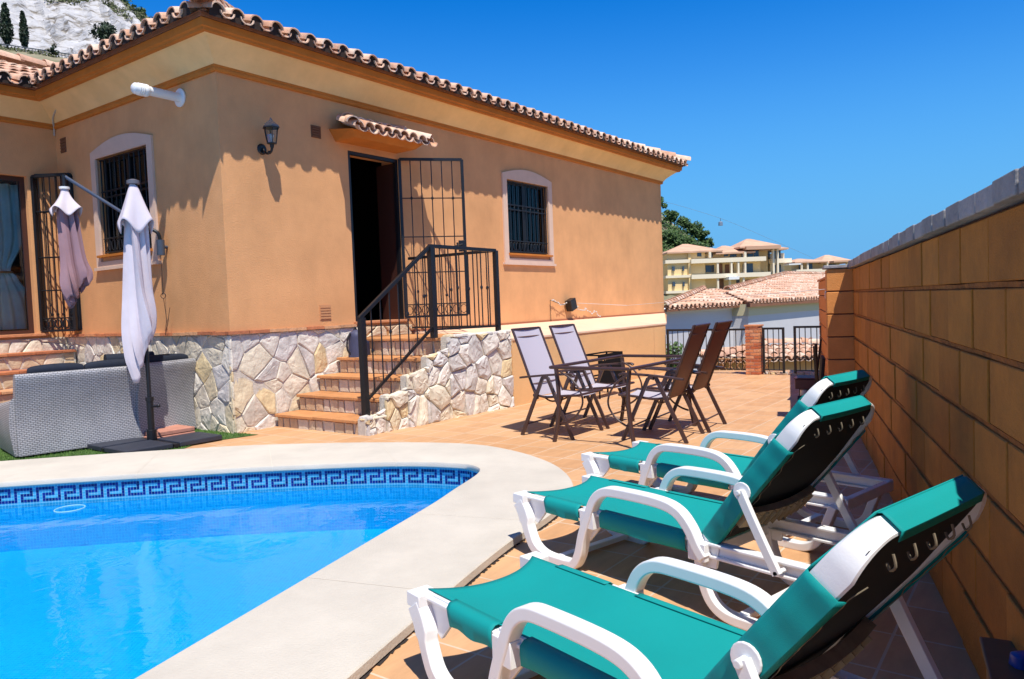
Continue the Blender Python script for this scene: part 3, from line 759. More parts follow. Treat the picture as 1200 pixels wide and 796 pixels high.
mb = MB(); cx0, cx1 = 1.56, 2.86
mb.add([(cx0 + .10, .0, 3.48), (cx1 - .10, .0, 3.48), (cx1, 0, 3.62), (cx0, 0, 3.62), (cx0 + .10, -.36, 3.48), (cx1 - .10, -.36, 3.48), (cx1, -.42, 3.56), (cx0, -.42, 3.56)],
       [(0, 1, 5, 4), (4, 5, 6, 7), (0, 4, 7, 3), (1, 2, 6, 5), (7, 6, 2, 3)]); mb.build('soffit', M_band, cn)
cs = Slope((cx0 - .06, -.50), (cx1 + .06, -.50), (0, 1), 3.545, math.tan(R_(24)))
cl = Slope((cx0 - .06, .0), (cx0 - .06, -.5), (1, 0), 3.545, math.tan(R_(30)))
mb = MB(); LxC = cx1 - cx0 + .12
tile_rows(mb, cs, 0.02, LxC, lambda t: (0, min(.50, .2 + t * 1.2, .2 + (LxC - t) * 1.2)), per=.162, seed=9, tlen=.3)
caps_line(mb, (cx0 - .04, -.49, 3.60), (cx0 + .26, -.02, 3.80), 9, .085); caps_line(mb, (cx1 + .04, -.49, 3.60), (cx1 - .26, -.02, 3.80), 10, .085)
mb.build('canopy_tiles', M_tile, cn, smooth=50, fixn=False)

GP = (DOOR[1] + .0, -.03)     # hinge (x, y)
gdir = Vector((math.cos(R_(-41)), math.sin(R_(-41)), 0))
def iron_gate(name, parent, hx, hy, gd, w, z0, z1, nbar, rings=True, lock=True, knots=True, mid=(.98, 1.62)):
    g_ = bpy.data.objects.new(name, None); COL.objects.link(g_); g_.parent = parent
    P = lambda a, z: Vector((hx, hy, 0)) + gd * a + Vector((0, 0, z))
    mb = MB(); r = .019
    nn = Vector((-gd.y, gd.x, 0))
    def bar(a0, z0_, a1, z1_, h, mbx):
        p, q = P(a0, z0_), P(a1, z1_); t = (q - p).normalized(); sd = nn.cross(t)
        ring = lambda c: [c + nn * h + sd * h, c - nn * h + sd * h, c - nn * h - sd * h, c + nn * h - sd * h]
        mbx.loft([ring(p), ring(q)], caps=True)
    bar(0, z0, 0, z1, r, mb); bar(w, z0, w, z1, r, mb); bar(0, z1, w, z1, r, mb); bar(0, z0, w, z0, r * .8, mb)
    mb.build('frame', M_iron, g_)
    mb = MB()
    for k in range(1, nbar): mb.tube([P(w * k / nbar, z0), P(w * k / nbar, z1)], .0075, 6)
    for hgt in mid: mb.tube([P(0, z0 + hgt), P(w, z0 + hgt)], .008, 6)
    if knots:
        for k in range(1, nbar):
            mb.ball(P(w * k / nbar, z0 + (mid[-1] if k % 2 else mid[0] - .33)), .02, .02, .026, n=6, m=4)
    mb.tube([P(0, z0 + .17), P(w, z0 + .17)], .008, 6)
    if rings:
        nr = int(w / .1)
        for k in range(nr):
            c = w * (k + .5) / nr
            mb.tube([P(c + .045 * math.cos(t_ * .785), z0 + .09 + .062 * math.sin(t_ * .785)) for t_ in range(8)], .006, 5, closed=True)
            mb.tube([P(c + .05, z0), P(c + .05, z0 + .17)], .005, 5)
    mb.build('bars', M_iron, g_)
    if lock:
        mb = MB(); c = P(w - .02, z0 + .98)
        Mx = Matrix.Translation(c) @ Matrix.Rotation(math.atan2(gd.y, gd.x), 4, 'Z')
        mb.box(-.07, .02, -.025, .025, -.08, .08, M=Mx); mb.box(-.02, .0, -.03, .03, -.05, .05, M=Mx @ Matrix.Translation((-.08, 0, 0)))
        mb.tube([Mx @ Vector((-.03, -.03, .02)), Mx @ Vector((-.03, -.07, .02)), Mx @ Vector((-.13, -.07, .0))], .008, 6)
        mb.build('lock', M_iron, g_, bevel=.003)
    return g_
iron_gate('security_gate', dr, GP[0], GP[1], gdir, .88, 1.20, 3.40, 6, mid=(.62, 1.12, 1.66))

# patio door of the wing: frame, curtain, folding grille
pd = bpy.data.objects.new('patio_door', None); COL.objects.link(pd); pd.parent = house
mb = MB(); a, b, c, d = PDOOR
for q in ((a, a + .06, c, d), (b - .06, b, c, d), (a + .06, b - .06, c, c + .05), (a + .06, b - .06, d - .06, d), ((a + b) / 2 - .04, (a + b) / 2 + .04, c + .05, d - .06)):
    mb.prism([(q[0], q[2]), (q[1], q[2]), (q[1], q[3]), (q[0], q[3])], fwg, -.14, -.08)
mb.build('frame', mat('mahogany door frame', (.06, .022, .014), .45), pd)
mb = MB(); mb.prism([(a + .06, c + .05), (b - .06, c + .05), (b - .06, d - .06), (a + .06, d - .06)], fwg, -.115, -.109); mb.build('pane', glass_mat('patio glass', (.95, .97, .97)), pd)
mb = MB()
def curt(i, j):
    z = 1.24 + j * 1.98; pinch = 1 - .60 * math.exp(-((z - 2.02) / .30) ** 2); 
    wid = .36 * pinch * (1 if z > 2.02 else 1.12)
    x = -.70 + (i - .5) * 2 * wid + (.05 if z < 2.02 else 0) * i
    return fwg(x, z, -.30 + .03 * math.sin(i * 34 + j * 2) * pinch)
mb.grid(curt, 60, 30); mb.build('curtain', mat('pale teal curtain', (.46, .62, .62), .8, var=.2, vs=4), pd, smooth=60, fixn=False)
mb = MB(); mb.tube([fwg(-.70 + .17 * math.cos(t_ * .524), 2.02, -.30 + .05 * math.sin(t_ * .524)) for t_ in range(12)], .014, 6, closed=True); mb.build('tieback', mat('gold tieback', (.35, .2, .08), .5), pd)
mb = MB(); mb.prism([(-2.85, 1.135), (-.28, 1.135), (-.28, 1.172), (-2.85, 1.172)], fwg, -.30, .07); mb.build('threshold', M_brickedge, pd, bevel=.004)
iron_gate('folding_grille', pd, -.34, WINGY - .03, Vector((.30, -.56, 0)).normalized(), .50, 1.20, 3.30, 6, mid=(.55, 1.0, 1.62), lock=True)
iron_gate('folding_grille', pd, -.30, WINGY - .01, Vector((.36, -.50, 0)).normalized(), .48, 1.20, 3.32, 5, mid=(.55, 1.0, 1.62), lock=False)

mb = MB(); gv = Vector((.34, -.50, 0)).normalized(); q0_ = Vector((-.27, WINGY - .01, 1.2)) ; mb.box(.34, .50, -.02, .02, 0, 2.1, M=Matrix.Translation(q0_) @ Matrix.Rotation(math.atan2(gv.y, gv.x), 4, 'Z')); mb.build('open_leaf', mat('black shutter leaf', (.006, .006, .008), .35), pd, bevel=.004)

# vents
for (fn, x, z, w, h) in ((fr_, 1.35, 3.55, .15, .15), (fl_, 3.62, 3.74, .15, .20)):
    mb = MB(); mb.prism([(x - w / 2, z - h / 2), (x + w / 2, z - h / 2), (x + w / 2, z + h / 2), (x - w / 2, z + h / 2)], fn, -.02, .008)
    for k in range(5):
        zz = z - h / 2 + h * (k + .5) / 5; mb.prism([(x - w / 2 + .01, zz - .008), (x + w / 2 - .01, zz - .008), (x + w / 2 - .01, zz + .006), (x - w / 2 + .01, zz + .006)], fn, .009, .020)
    mb.build('vent', mat('brown vent grille', (.18, .075, .035), .7), house)
mb = MB(); x, z, w, h = 1.36, 1.31, .16, .17
for k in range(5):
    zz = z - h / 2 + h * (k + .5) / 5; mb.prism([(x - w / 2, zz - .011), (x + w / 2, zz - .011), (x + w / 2, zz + .011), (x - w / 2, zz + .011)], fr_, -.01, .014)
mb.prism([(x - w / 2 - .01, z - h / 2 - .01), (x + w / 2 + .01, z - h / 2 - .01), (x + w / 2 + .01, z + h / 2 + .01), (x - w / 2 - .01, z + h / 2 + .01)], fr_, -.01, .006)
mb.build('vent', mat('pale orange vent', (.56, .27, .12), .7), house)
# service line along the front and lower band
mb = MB(); mb.prism([(2.9, .985), (UE + .0, .985), (UE + .0, 1.015), (2.9, 1.015)], fr_, -.01, .02); mb.build('drip_moulding', mat('reddish drip moulding', (.36, .12, .05), .8), house)
# lead wire at the inner corner of the cornice
mb = MB(); mb.tube(cr([(-.03, WINGY - .5, 4.45), (-.12, WINGY - .55, 4.32), (-.16, WINGY - .5, 4.2), (-.10, WINGY - .2, 4.1), (-.03, WINGY - .05, 4.0), (-.02, WINGY - .02, 3.9)], 5), .012, 6); mb.build('aerial_cable', mat('grey cable', (.45, .42, .38), .6), house, smooth=40)

# lower projecting block beside the landing, flush with the landing's front
lb = thing('basement_block', 'low orange block with pale flat top projecting beside the stairs', 'building base', HC, HA)
mb = MB(); v_ = 1.74
P0 = [(2.93, -v_), (7.68, -v_), (9.55, -.90), (UE - .03, -.02), (2.93, -.02)]
mb.add([(x, y, -.1) for x, y in P0] + [(x, y, .855) for x, y in P0], [(0, 1, 6, 5), (1, 2, 7, 6), (2, 3, 8, 7), (0, 5, 9, 4)]); mb.build('wall', M_stucco_low, lb, fixn=False)
mb = MB(); P1 = [(2.935, -v_ - .012), (7.70, -v_ - .012), (9.57, -.92), (UE - .01, -.012), (2.935, -.012)]
mb.add([(x, y, .855) for x, y in P1] + [(x, y, .88 if k < 2 else .985) for k, (x, y) in enumerate(P1)], [(0, 1, 6, 5), (1, 2, 7, 6), (2, 3, 8, 7), (0, 5, 9, 4), (5, 6, 7, 8, 9), (0, 4, 3, 2, 1)])
mb.build('top_slab', mat('pale pink render', (.80, .56, .38), .8, var=.1, vs=3), lb, fixn=False)

# ------------------------------------------------------------------ staircase
st = thing('staircase', 'clay tiled stairs faced with rough pale stone up to the open back door', 'staircase', HC, HA)
TR = [(.50, .155), (.82, .345), (1.14, .54), (1.47, .735), (1.83, .955)]   # riser position, tread height
def vout(u): return 1.44 + (u - .5) * .055
mb = MB()
for i, (u, z) in enumerate(TR):
    u1 = TR[i + 1][0] if i < 4 else 2.90
    z_ = z - .035; lo = -.05
    mb.box(u + .035, u1 + .035, -vout(u), -.06, lo, z_)
mb.build('core', M_mortar, st)
mb = MB()
for i, (u, z) in enumerate(TR):
    u1 = TR[i + 1][0] if i < 4 else 2.90
    k = 0; y = .05
    W0 = vout(u) - .02
    while y < W0 - .02:
        y1 = min(y + .33, W0); dz = rg.uniform(-.002, .002)
        mb.box(u - .012 + rg.uniform(-.003, .003), u1 + .028 if i < 4 else u + .33, -y1 + .003, -y - .003, z - .034 + dz, z + dz); y = y1
    if i == 4:
        for a in range(3):
            y = .05
            while y < W0 + .03:
                y1 = min(y + .33, W0 + .05); x0_ = u + .336 + a * .26; mb.box(x0_, min(x0_ + .255, 2.93), -y1 + .003, -y - .003, z - .034, z); y = y1
mb.build('tread_tiles', M_terra, st, bevel=.006)
# risers: upright pale stones
sr = random.Random(31); M_riser = island_mat('riser stone', [(.60, .46, .30), (.68, .54, .36), (.58, .42, .26), (.70, .60, .46), (.62, .50, .36)], .8, .25, 10, .4)
zp = -.02
for i, (u, z) in enumerate(TR + [(1.85, 1.14)]):
    mb = MB(); fn = (lambda uu: (lambda x, zz, d: Vector((uu + .03 - d * .5, -x, zz))))(u)
    zt_ = z - .04; h_ = zt_ - zp
    if i == 5:
        fn = lambda x, zz, d: Vector((x, -.06 - d, zz))
        stones(mb, 1.85, 2.85, zp, zt_, .20, [[(1.80, zp + .003), (2.85, zp + .003), (2.85, zt_), (1.80, zt_)]], fn, sr, 1.2, .008, (.01, .02))
    else:
        y = .06; W0 = vout(u) - .01
        while y < W0 - .03:
            y1 = min(y + sr.uniform(.10, .19), W0); j = [sr.uniform(-.018, .018) for _ in range(4)]
            stones(mb, 0, 0, 0, 0, 1, [], fn, sr) if False else None
            q = [(y + .006 + max(0, j[0]), zp + .004), (y1 - .006 - max(0, j[1]), zp + .004), (y1 - .006 - max(0, j[2]), zt_ - .004), (y + .006 + max(0, j[3]), zt_ - .004)]
            hh = sr.uniform(.012, .03); c_x = sum(p[0] for p in q) / 4; c_z = sum(p[1] for p in q) / 4
            vs = [fn(a, b, 0) for a, b in q] + [fn(c_x + (a - c_x) * .93, c_z + (b - c_z) * .93, hh) for a, b in q] + [fn(c_x, c_z, hh * 1.2)]
            mb.add(vs, [(k, (k + 1) % 4, 4 + (k + 1) % 4, 4 + k) for k in range(4)] + [(4 + k, 4 + (k + 1) % 4, 8) for k in range(4)])
            y = y1
    zp = z; mb.build('riser_stones', M_riser, st, fixn=False)
# stone flank wall, stepped; outer plane runs from (.5,-1.60) to (2.93,-1.74)
o0 = Vector((.50, -1.58, 0)); o1 = Vector((2.93, -1.74, 0)); od = (o1 - o0).normalized(); on = Vector((od.y, -od.x, 0))
ffl = lambda x, z, d: o0 + od * x + on * d + Vector((0, 0, z))
steps = [(0, .31, .19), (.31, .63, .385), (.63, .96, .585), (.96, 1.30, .775), (1.30, 2.435, .985)]
mb = MB()
for a, b, z in steps:
    q = [ffl(a, 0, -.03), ffl(b, 0, -.03)]; inner_ = [Vector((p.x, -vout(p.x) + .0, 0)) for p in q]
    mb.add([q[0] + Vector((0, 0, -.05)), q[1] + Vector((0, 0, -.05)), inner_[1] + Vector((0, 0, -.05)), inner_[0] + Vector((0, 0, -.05)),
            q[0] + Vector((0, 0, z - .02)), q[1] + Vector((0, 0, z - .02)), inner_[1] + Vector((0, 0, z - .02)), inner_[0] + Vector((0, 0, z - .02))],
           [(0, 1, 5, 4), (4, 5, 6, 7), (0, 4, 7, 3), (1, 2, 6, 5), (3, 7, 6, 2)])
mb.build('flank_core', M_mortar, st, fixn=False)
mb = MB(); sr = random.Random(44)
stones(mb, 0, 2.45, -.02, 1.0, .165, [[(a - .03 * (a > 0), -.03), (b - .03 * (b < 2), -.03), (b - .03 * (b < 2), z + (.07 if b < 2 else 0)), (a - .03 * (a > 0), z - .01)] for a, b, z in steps], lambda x, z, d: ffl(x, z, d - .034), sr, 1.25, .005, (.016, .052), .007)
# top stones
for a, b, z in steps:
    ft = (lambda zz0: (lambda x, y, d: ffl(x, 0, -y) + Vector((0, 0, zz0 - .02 + d * .8))))(z)
    stones(mb, a, b, 0, .3, .17, [[(a, -.01), (b, -.01), (b, .19), (a, .15)]], ft, sr, 1., .008, (.015, .035))
# front end stones facing the first step side
fe = lambda x, z, d: Vector((.53 - d, -x, z)); stones(mb, 1.4, 1.62, -.02, .19, .15, [[(1.43, -.02), (1.60, -.02), (1.60, .185), (1.43, .185)]], fe, sr, 1., .008, (.015, .03))
mb.build('flank_stones', M_stone, st, fixn=False)
# railing
rl = bpy.data.objects.new('railing', None); COL.objects.link(rl); rl.parent = st
p1, p2, p3, p4 = Vector((.66, -1.40, 0)), Vector((1.70, -1.50, 0)), Vector((2.83, -1.60, 0)), Vector((2.86, -.05, 0))
def sq(mb, a, b, h):
    a = Vector(a); b = Vector(b); t = (b - a).normalized(); s_ = Vector((0, 0, 1)) if abs(t.z) < .95 else Vector((1, 0, 0)); n1 = t.cross(s_).normalized(); n2 = t.cross(n1)
    ring = lambda c: [c + n1 * h + n2 * h, c - n1 * h + n2 * h, c - n1 * h - n2 * h, c + n1 * h - n2 * h]
    mb.loft([ring(a), ring(b)], caps=True)
Z = lambda p, z: Vector((p.x, p.y, z))
mb = MB(); sq(mb, Z(p1, .16), Z(p1, 1.24), .033); mb.build('post', M_iron, rl, bevel=.003)
mb = MB(); sq(mb, Z(p2, .96), Z(p2, 2.03), .033); mb.build('post', M_iron, rl, bevel=.003)
mb = MB(); sq(mb, Z(p3, .97), Z(p3, 2.02), .028); mb.build('post', M_iron, rl, bevel=.003)
mb = MB(); sq(mb, Z(p1, 1.235) + Vector((-.03, 0, 0)), Z(p2, 2.045), .021); sq(mb, Z(p2, 2.04), Z(p3, 2.02), .021); sq(mb, Z(p3, 2.02), Z(p4, 2.02), .019); mb.build('handrail', M_iron, rl, bevel=.004)
mb = MB(); sq(mb, Z(p1, .33), Z(p2, 1.10), .014); sq(mb, Z(p2, 1.06), Z(p3, 1.05), .012); sq(mb, Z(p3, 1.05), Z(p4, 1.05), .012)
for k in range(1, 8):
    t = k / 8; a = p1.lerp(p2, t); mb.tube([Z(a, .33 + .77 * t), Z(a, 1.235 + .81 * t)], .008, 6)
    if k % 2 == 1: mb.ball(Z(a, .33 + .77 * t + .45), .018, .018, .03, n=6, m=4)
for k in range(1, 8):
    t = k / 8; a = p2.lerp(p3, t); mb.tube([Z(a, 1.06), Z(a, 2.03)], .008, 6)
    if k % 3 == 0: mb.ball(Z(a, 1.55), .018, .018, .03, n=6, m=4)
for k in range(1, 10):
    t = k / 10; a = p3.lerp(p4, t); mb.tube([Z(a, 1.05), Z(a, 2.02)], .008, 6)
    if k % 2 == 1: mb.ball(Z(a, 1.55), .018, .018, .03, n=6, m=4)
mb.build('balusters', M_iron, rl)
# steps of the wing
ws = thing('garden_steps', 'stone and clay steps climbing to the patio door behind the sofa', 'steps', HC, HA)
mb = MB(); mt = MB(); ms = MB(); sr = random.Random(51)
zz = 1.135
for i, (z, y) in enumerate([(.93, WINGY - .32), (.715, WINGY - .64), (.50, WINGY - .96), (.28, WINGY - 1.28)]):
    mb.box(-3.2, -.05 - .25 * (i > 0), y + .03, WINGY - .03 if i == 0 else y + .36, -.05, z - .04)
    x = -3.2
    while x < -.06 - .25 * (i > 0):
        x1 = min(x + .33, -.05 - .25 * (i > 0)); mt.box(x + .003, x1 - .003, y - .01, y + .35 if i else WINGY - .02, z - .036, z + rg.uniform(-.002, .002)); x = x1
    fn = (lambda yy: (lambda a, b, d: Vector((a, yy + .03 - d * .5, b))))(y)
    stones(ms, -3.2, -.3, z - .22, z - .04, .17, [[(-3.2, z - .215), (-.06 - .25 * (i > 0), z - .215), (-.06 - .25 * (i > 0), z - .042), (-3.2, z - .042)]], fn, sr, 1.4, .01, (.015, .03))
mb.build('core', M_mortar, ws); mt.build('tread_tiles', M_brickedge, ws, bevel=.005); ms.build('riser_stones', M_riser, ws, fixn=False)

# ------------------------------------------------------------------ block wall on the right
bw = thing('block_wall', 'tall ochre block wall with grey cap tiles running along the loungers', 'wall', Wp(.58, 0), WA)
# local: x along the wall, y towards the pool (face at y=0), z up
BL, BH, TOPZ = .41, .2225, 1.546
mb = MB(); rb = random.Random(8)
for k in range(7):
    z1 = TOPZ - k * BH; z0 = z1 - BH; ez = .011; off_ = 2.717 if k % 2 == 0 else 2.514
    i0 = int((-4 - off_) / BL) - 1
    for i in range(i0, 40):
        a = off_ + i * BL; b = a + BL
        if a < -4: continue
        if a > 7.95: break
        b = min(b, 8.0); e = .0075; dy = rb.uniform(-.004, .004); e = .006; zz0 = max(z0 + ez, -.0)
        c = .0035
        P = [(a + e, zz0), (b - e, zz0), (b - e, z1 - ez), (a + e, z1 - ez)]
        vs = [(x, -.06, z) for x, z in P] + [(x, -c + dy, z) for x, z in P] + [(x + (c if n_ in (0, 3) else -c), dy, z + (c if n_ in (0, 1) else -c)) for n_, (x, z) in enumerate(P)]
        mb.add(vs, [(k_, (k_ + 1) % 4, 4 + (k_ + 1) % 4, 4 + k_) for k_ in range(4)] + [(4 + k_, 4 + (k_ + 1) % 4, 8 + (k_ + 1) % 4, 8 + k_) for k_ in range(4)] + [(8, 9, 10, 11)])
mb.build('blocks', M_block, bw, fixn=True)
mb = MB(); mb.box(-4.2, 8.0, -.20, -.022, -.2, TOPZ); mb.build('mortar_core', M_blockmortar, bw)
mb = MB()
for k in range(1, 7):
    zj = TOPZ - k * BH; rings = []
    for q in range(240):
        x = -4 + 12 * q / 239; w1 = .0105 + .0025 * noise0.noise(Vector((x * 3, k, 0))); y1 = -.006 + .004 * noise0.noise(Vector((x * 5, k, 4))); dz = .003 * noise0.noise(Vector((x * 2, k, 9)))
        rings.append([Vector((x, -.05, zj + dz + w1)), Vector((x, y1, zj + dz + w1 * .8)), Vector((x, y1 - .003, zj + dz - w1 * .8)), Vector((x, -.05, zj + dz - w1))])
    mb.loft(rings, closed_ring=False)
mb.build('bed_joints', mat('ochre bed joint mortar', (.36, .12, .018), .95, var=.5, vs=14, bump=.8), bw, fixn=False)
mb = MB(); x = 2.74 - .242 * 28
while x < 8.0:
    e = .006; dz = rb.uniform(-.004, .004); dy = rb.uniform(-.006, .006)
    mb.box(x + e, min(x + .242, 8.02) - e, -.25, .032 + dy, TOPZ + .004, TOPZ + .072 + dz); x += .242
mb.build('cap_tiles', M_cap, bw, bevel=.005)
# pier and lower far stretch of the wall
pr2 = thing('wall_pier', 'orange painted block pier where the tall wall ends', 'pier', Wp(.58, 0), WA)
mb = MB()
for k in range(7):
    z1 = 1.55 - k * BH; mb.box(8.005, 8.30, -.20, .235 + rb.uniform(-.002, .002), max(-.05, z1 - BH + .006), z1 - .006)
mb.build('courses', M_orangewall, pr2, bevel=.006)
mb = MB(); mb.box(8.012, 8.29, -.19, .226, -.1, 1.53); mb.build('mortar_core', M_blockmortar, pr2)
mb = MB(); mb.box(7.985, 8.33, -.22, .26, 1.553, 1.585); mb.build('cap', M_cap, pr2, bevel=.006)
fw2 = thing('garden_wall', 'orange painted block wall beyond the pier, sunlit on its pool side', 'wall', Wp(.46, 0), WA)
mb = MB()
for k in range(7):
    z1 = 1.50 - k * BH; mb.box(8.31, 13.6, -.20, rb.uniform(-.002, .002), max(-.05, z1 - BH + .006), z1 - .006)
mb.build('courses', M_orangewall, fw2, bevel=.006)
mb = MB(); mb.box(8.31, 13.59, -.19, -.01, -.1, 1.49); mb.build('mortar_core', M_blockmortar, fw2)
mb = MB(); mb.box(8.335, 13.62, -.22, .02, 1.503, 1.53); mb.build('cap', M_brickedge, fw2, bevel=.005)
# hooks with a white cord on the pier
hk = thing('clothes_line_hook', 'white plastic clothes line hook on the orange wall by the pier', 'hook', Wp(.46, 9.6, 1.36), WA)
mb = MB(); mb.tube([(0, 0, 0), (0, .06, .0)], .012, 6); mb.build('bracket', M_plastic, hk)
mb = MB(); mb.tube(cr([(0, .05, 0), (0, .06, -.06), (0, .05, -.13), (0, .02, -.14), (0, .01, -.10)], 4), .011, 6); mb.build('hook', M_plastic, hk, smooth=50)
mb = MB(); mb.tube([Wp(.42, 9.6, 1.36), Vector((-.7 + 2.9, 14.2, 1.22)), H(7.4, -.08, 1.30)], .004, 5)
tag(mb.build('clothes_line', mat('white cord', (.6, .58, .55), .7)), 'thin pale clothes line strung from the house corner to the wall hook', 'cord')

# ------------------------------------------------------------------ boundary fence at the end of the terrace
F0 = Vector((2.77, 13.5, 0)); F1 = Vector((4.80, 11.95, 0)); FD = (F1 - F0).normalized(); FA = math.atan2(FD.y, FD.x)
def fence_panel(name, label, cat, a, b, top, leaf_frame=True, nb=6, base=.03, ang=0):
    t = thing(name, label, cat, F0 + FD * a, FA + ang); w = b - a
    mb = MB(); h = .017
    mb.box(0, 2 * h, -h, h, base, top); mb.box(w - 2 * h, w, -h, h, base, top)
    mb.box(2 * h, w - 2 * h, -h * .8, h * .8, top - 2 * h, top); mb.box(2 * h, w - 2 * h, -h * .7, h * .7, base + .04, base + .04 + h)
    if leaf_frame: mb.box(2 * h, w - 2 * h, -h * .5, h * .5, base + .25, base + .25 + .012)
    mb.build('frame', M_iron, t)
    mb = MB()
    for k in range(1, nb): mb.tube([(w * k / nb, 0, base + .04), (w * k / nb, 0, top - h)], .0075, 6)
    mb.build('bars', M_iron, t); return t
fence_panel('fence_panel', 'long black railing panel behind the dining chairs', 'fence', .02, 1.50, .77, nb=14)
fence_panel('gate_leaf', 'black gate leaf hinged on the brick pillar', 'gate', 1.74, 2.10, .78, nb=4)
fence_panel('gate_leaf', 'black gate leaf beside the orange wall, left of its dark post', 'gate', 2.25, 2.70 - .0, .80, nb=5)
bp_ = thing('brick_pillar', 'small square pillar of red bricks in the railing', 'pillar', F0 + FD * 1.60, FA)
mb = MB(); rb = random.Random(14)
for k in range(15):
    z = .0 + k * .0535; o_ = .06 * (k % 2)
    for (a, b) in ((-.115, -.0), (.0, .115)):
        e = .004; sft = .03 if k % 2 else -.03
        a_ = a + (sft if a == 0 else 0); b_ = b + (sft if b == 0 else 0)
        mb.box(a_ + e, b_ - e, -.115 + rb.uniform(0, .006), .115, z + .004, z + .047)
mb.build('bricks', island_mat('red brick', [(.55, .17, .07), (.66, .26, .11), (.48, .13, .05), (.70, .33, .17)], .85, .3, 15, .4), bp_, bevel=.003)
mb = MB(); mb.box(-.105, .105, -.103, .105, 0, .80); mb.build('mortar', M_mortar, bp_)
mb = MB(); mb.box(-.125, .125, -.125, .125, .803, .83); mb.build('cap', M_brickedge, bp_, bevel=.004)
dp = thing('dark_post', 'shaded brown brick post where gate meets orange wall', 'post', F0 + FD * 2.78, FA)
mb = MB()
for k in range(16): mb.box(-.055, .055, -.06, .06, .004 + k * .055, .050 + k * .055)
mb.build('courses', mat('shaded brown brick', (.06, .022, .012), .85, var=.3, vs=10), dp, bevel=.003)  # the post's shade is put into this dark brick colour
mb = MB(); mb.box(-.05, .05, -.055, .055, 0, .875); mb.build('mortar', M_gap, dp)
# rough stone kerb and bamboo lattice at the fence foot
mb = MB(); sr = random.Random(61)
stones(mb, 1.7, 2.9, -.05, .05, .12, [[(1.72, -.05), (2.85, -.05), (2.85, .05), (1.72, .05)]], lambda x, z, d: F0 + FD * x + Vector((0, 0, z)) + Vector((-.6, -.8, 0)) * (d - .08), sr, .6, .006, (.01, .03))
kb = mb.build('stone_edging', M_stone, fixn=False); tag(kb, kind='structure')
lt = thing('lattice_panel', 'low bamboo lattice standing behind the brick pillar', 'lattice', F0 + FD * .6 + Vector((.25, .5, 0)), FA)
mb = MB()
for k in range(9):
    mb.tube([(k * .13, 0, -.05), (k * .13 + .16, 0, .21)], .010, 5); mb.tube([(k * .13 + .16, .015, -.05), (k * .13, .015, .21)], .010, 5)
mb.tube([(0, 0, .2), (1.2, 0, .2)], .012, 5)
mb.build('laths', mat('bamboo lath', (.40, .22, .10), .8, var=.3, vs=9), lt)
# things standing by the wall near the gate
fc = thing('folded_chair', 'black folded chair leaning on the orange wall near the pier', 'folding chair', Wp(.30, 8.9), WA)
mb = MB(); mb.box(-.25, .25, .0, .035, .05, .62, M=Matrix.Rotation(.08, 4, 'X')); mb.build('seat_panel', mat('black fabric', (.012, .012, .014), .8), fc, bevel=.01)
mb = MB(); mb.tube([(-.26, .02, .0), (-.30, .05, .78)], .014, 6); mb.tube([(.28, .02, .0), (.22, .05, .72)], .014, 6); mb.tube([(-.29, .10, 0), (.10, -.02, .80)], .012, 6)
mb.build('frame', M_iron, fc)
bx_ = thing('brazier', 'small dark red metal box on two pale cylinders near the orange wall', 'brazier', (3.68, 9.25, 0), R_(62))
mb = MB(); mb.box(-.16, .16, -.17, .17, .150, .270); mb.box(-.175, .175, -.185, .185, .273, .290); mb.build('fire_box', mat('dark oxblood steel', (.060, .016, .018), .5), bx_, bevel=.006)
for y in (-.05, .07):
    mb = MB(); mb.tube([(-.10, y, .01), (-.10, y, .02), (-.10, y, .135), (-.10, y, .148)], [.042, .05, .05, .03], 12); mb.build('cylinder_foot', mat('pale grey enamel', (.55, .52, .50), .4), bx_, smooth=40)
mb = MB(); mb.tube([(-.15, -.12, .035), (-.15, .14, .035)], .034, 10); mb.box(-.02, .14, -.14, .14, .01, .148); mb.build('base', M_iron, bx_, smooth=40)

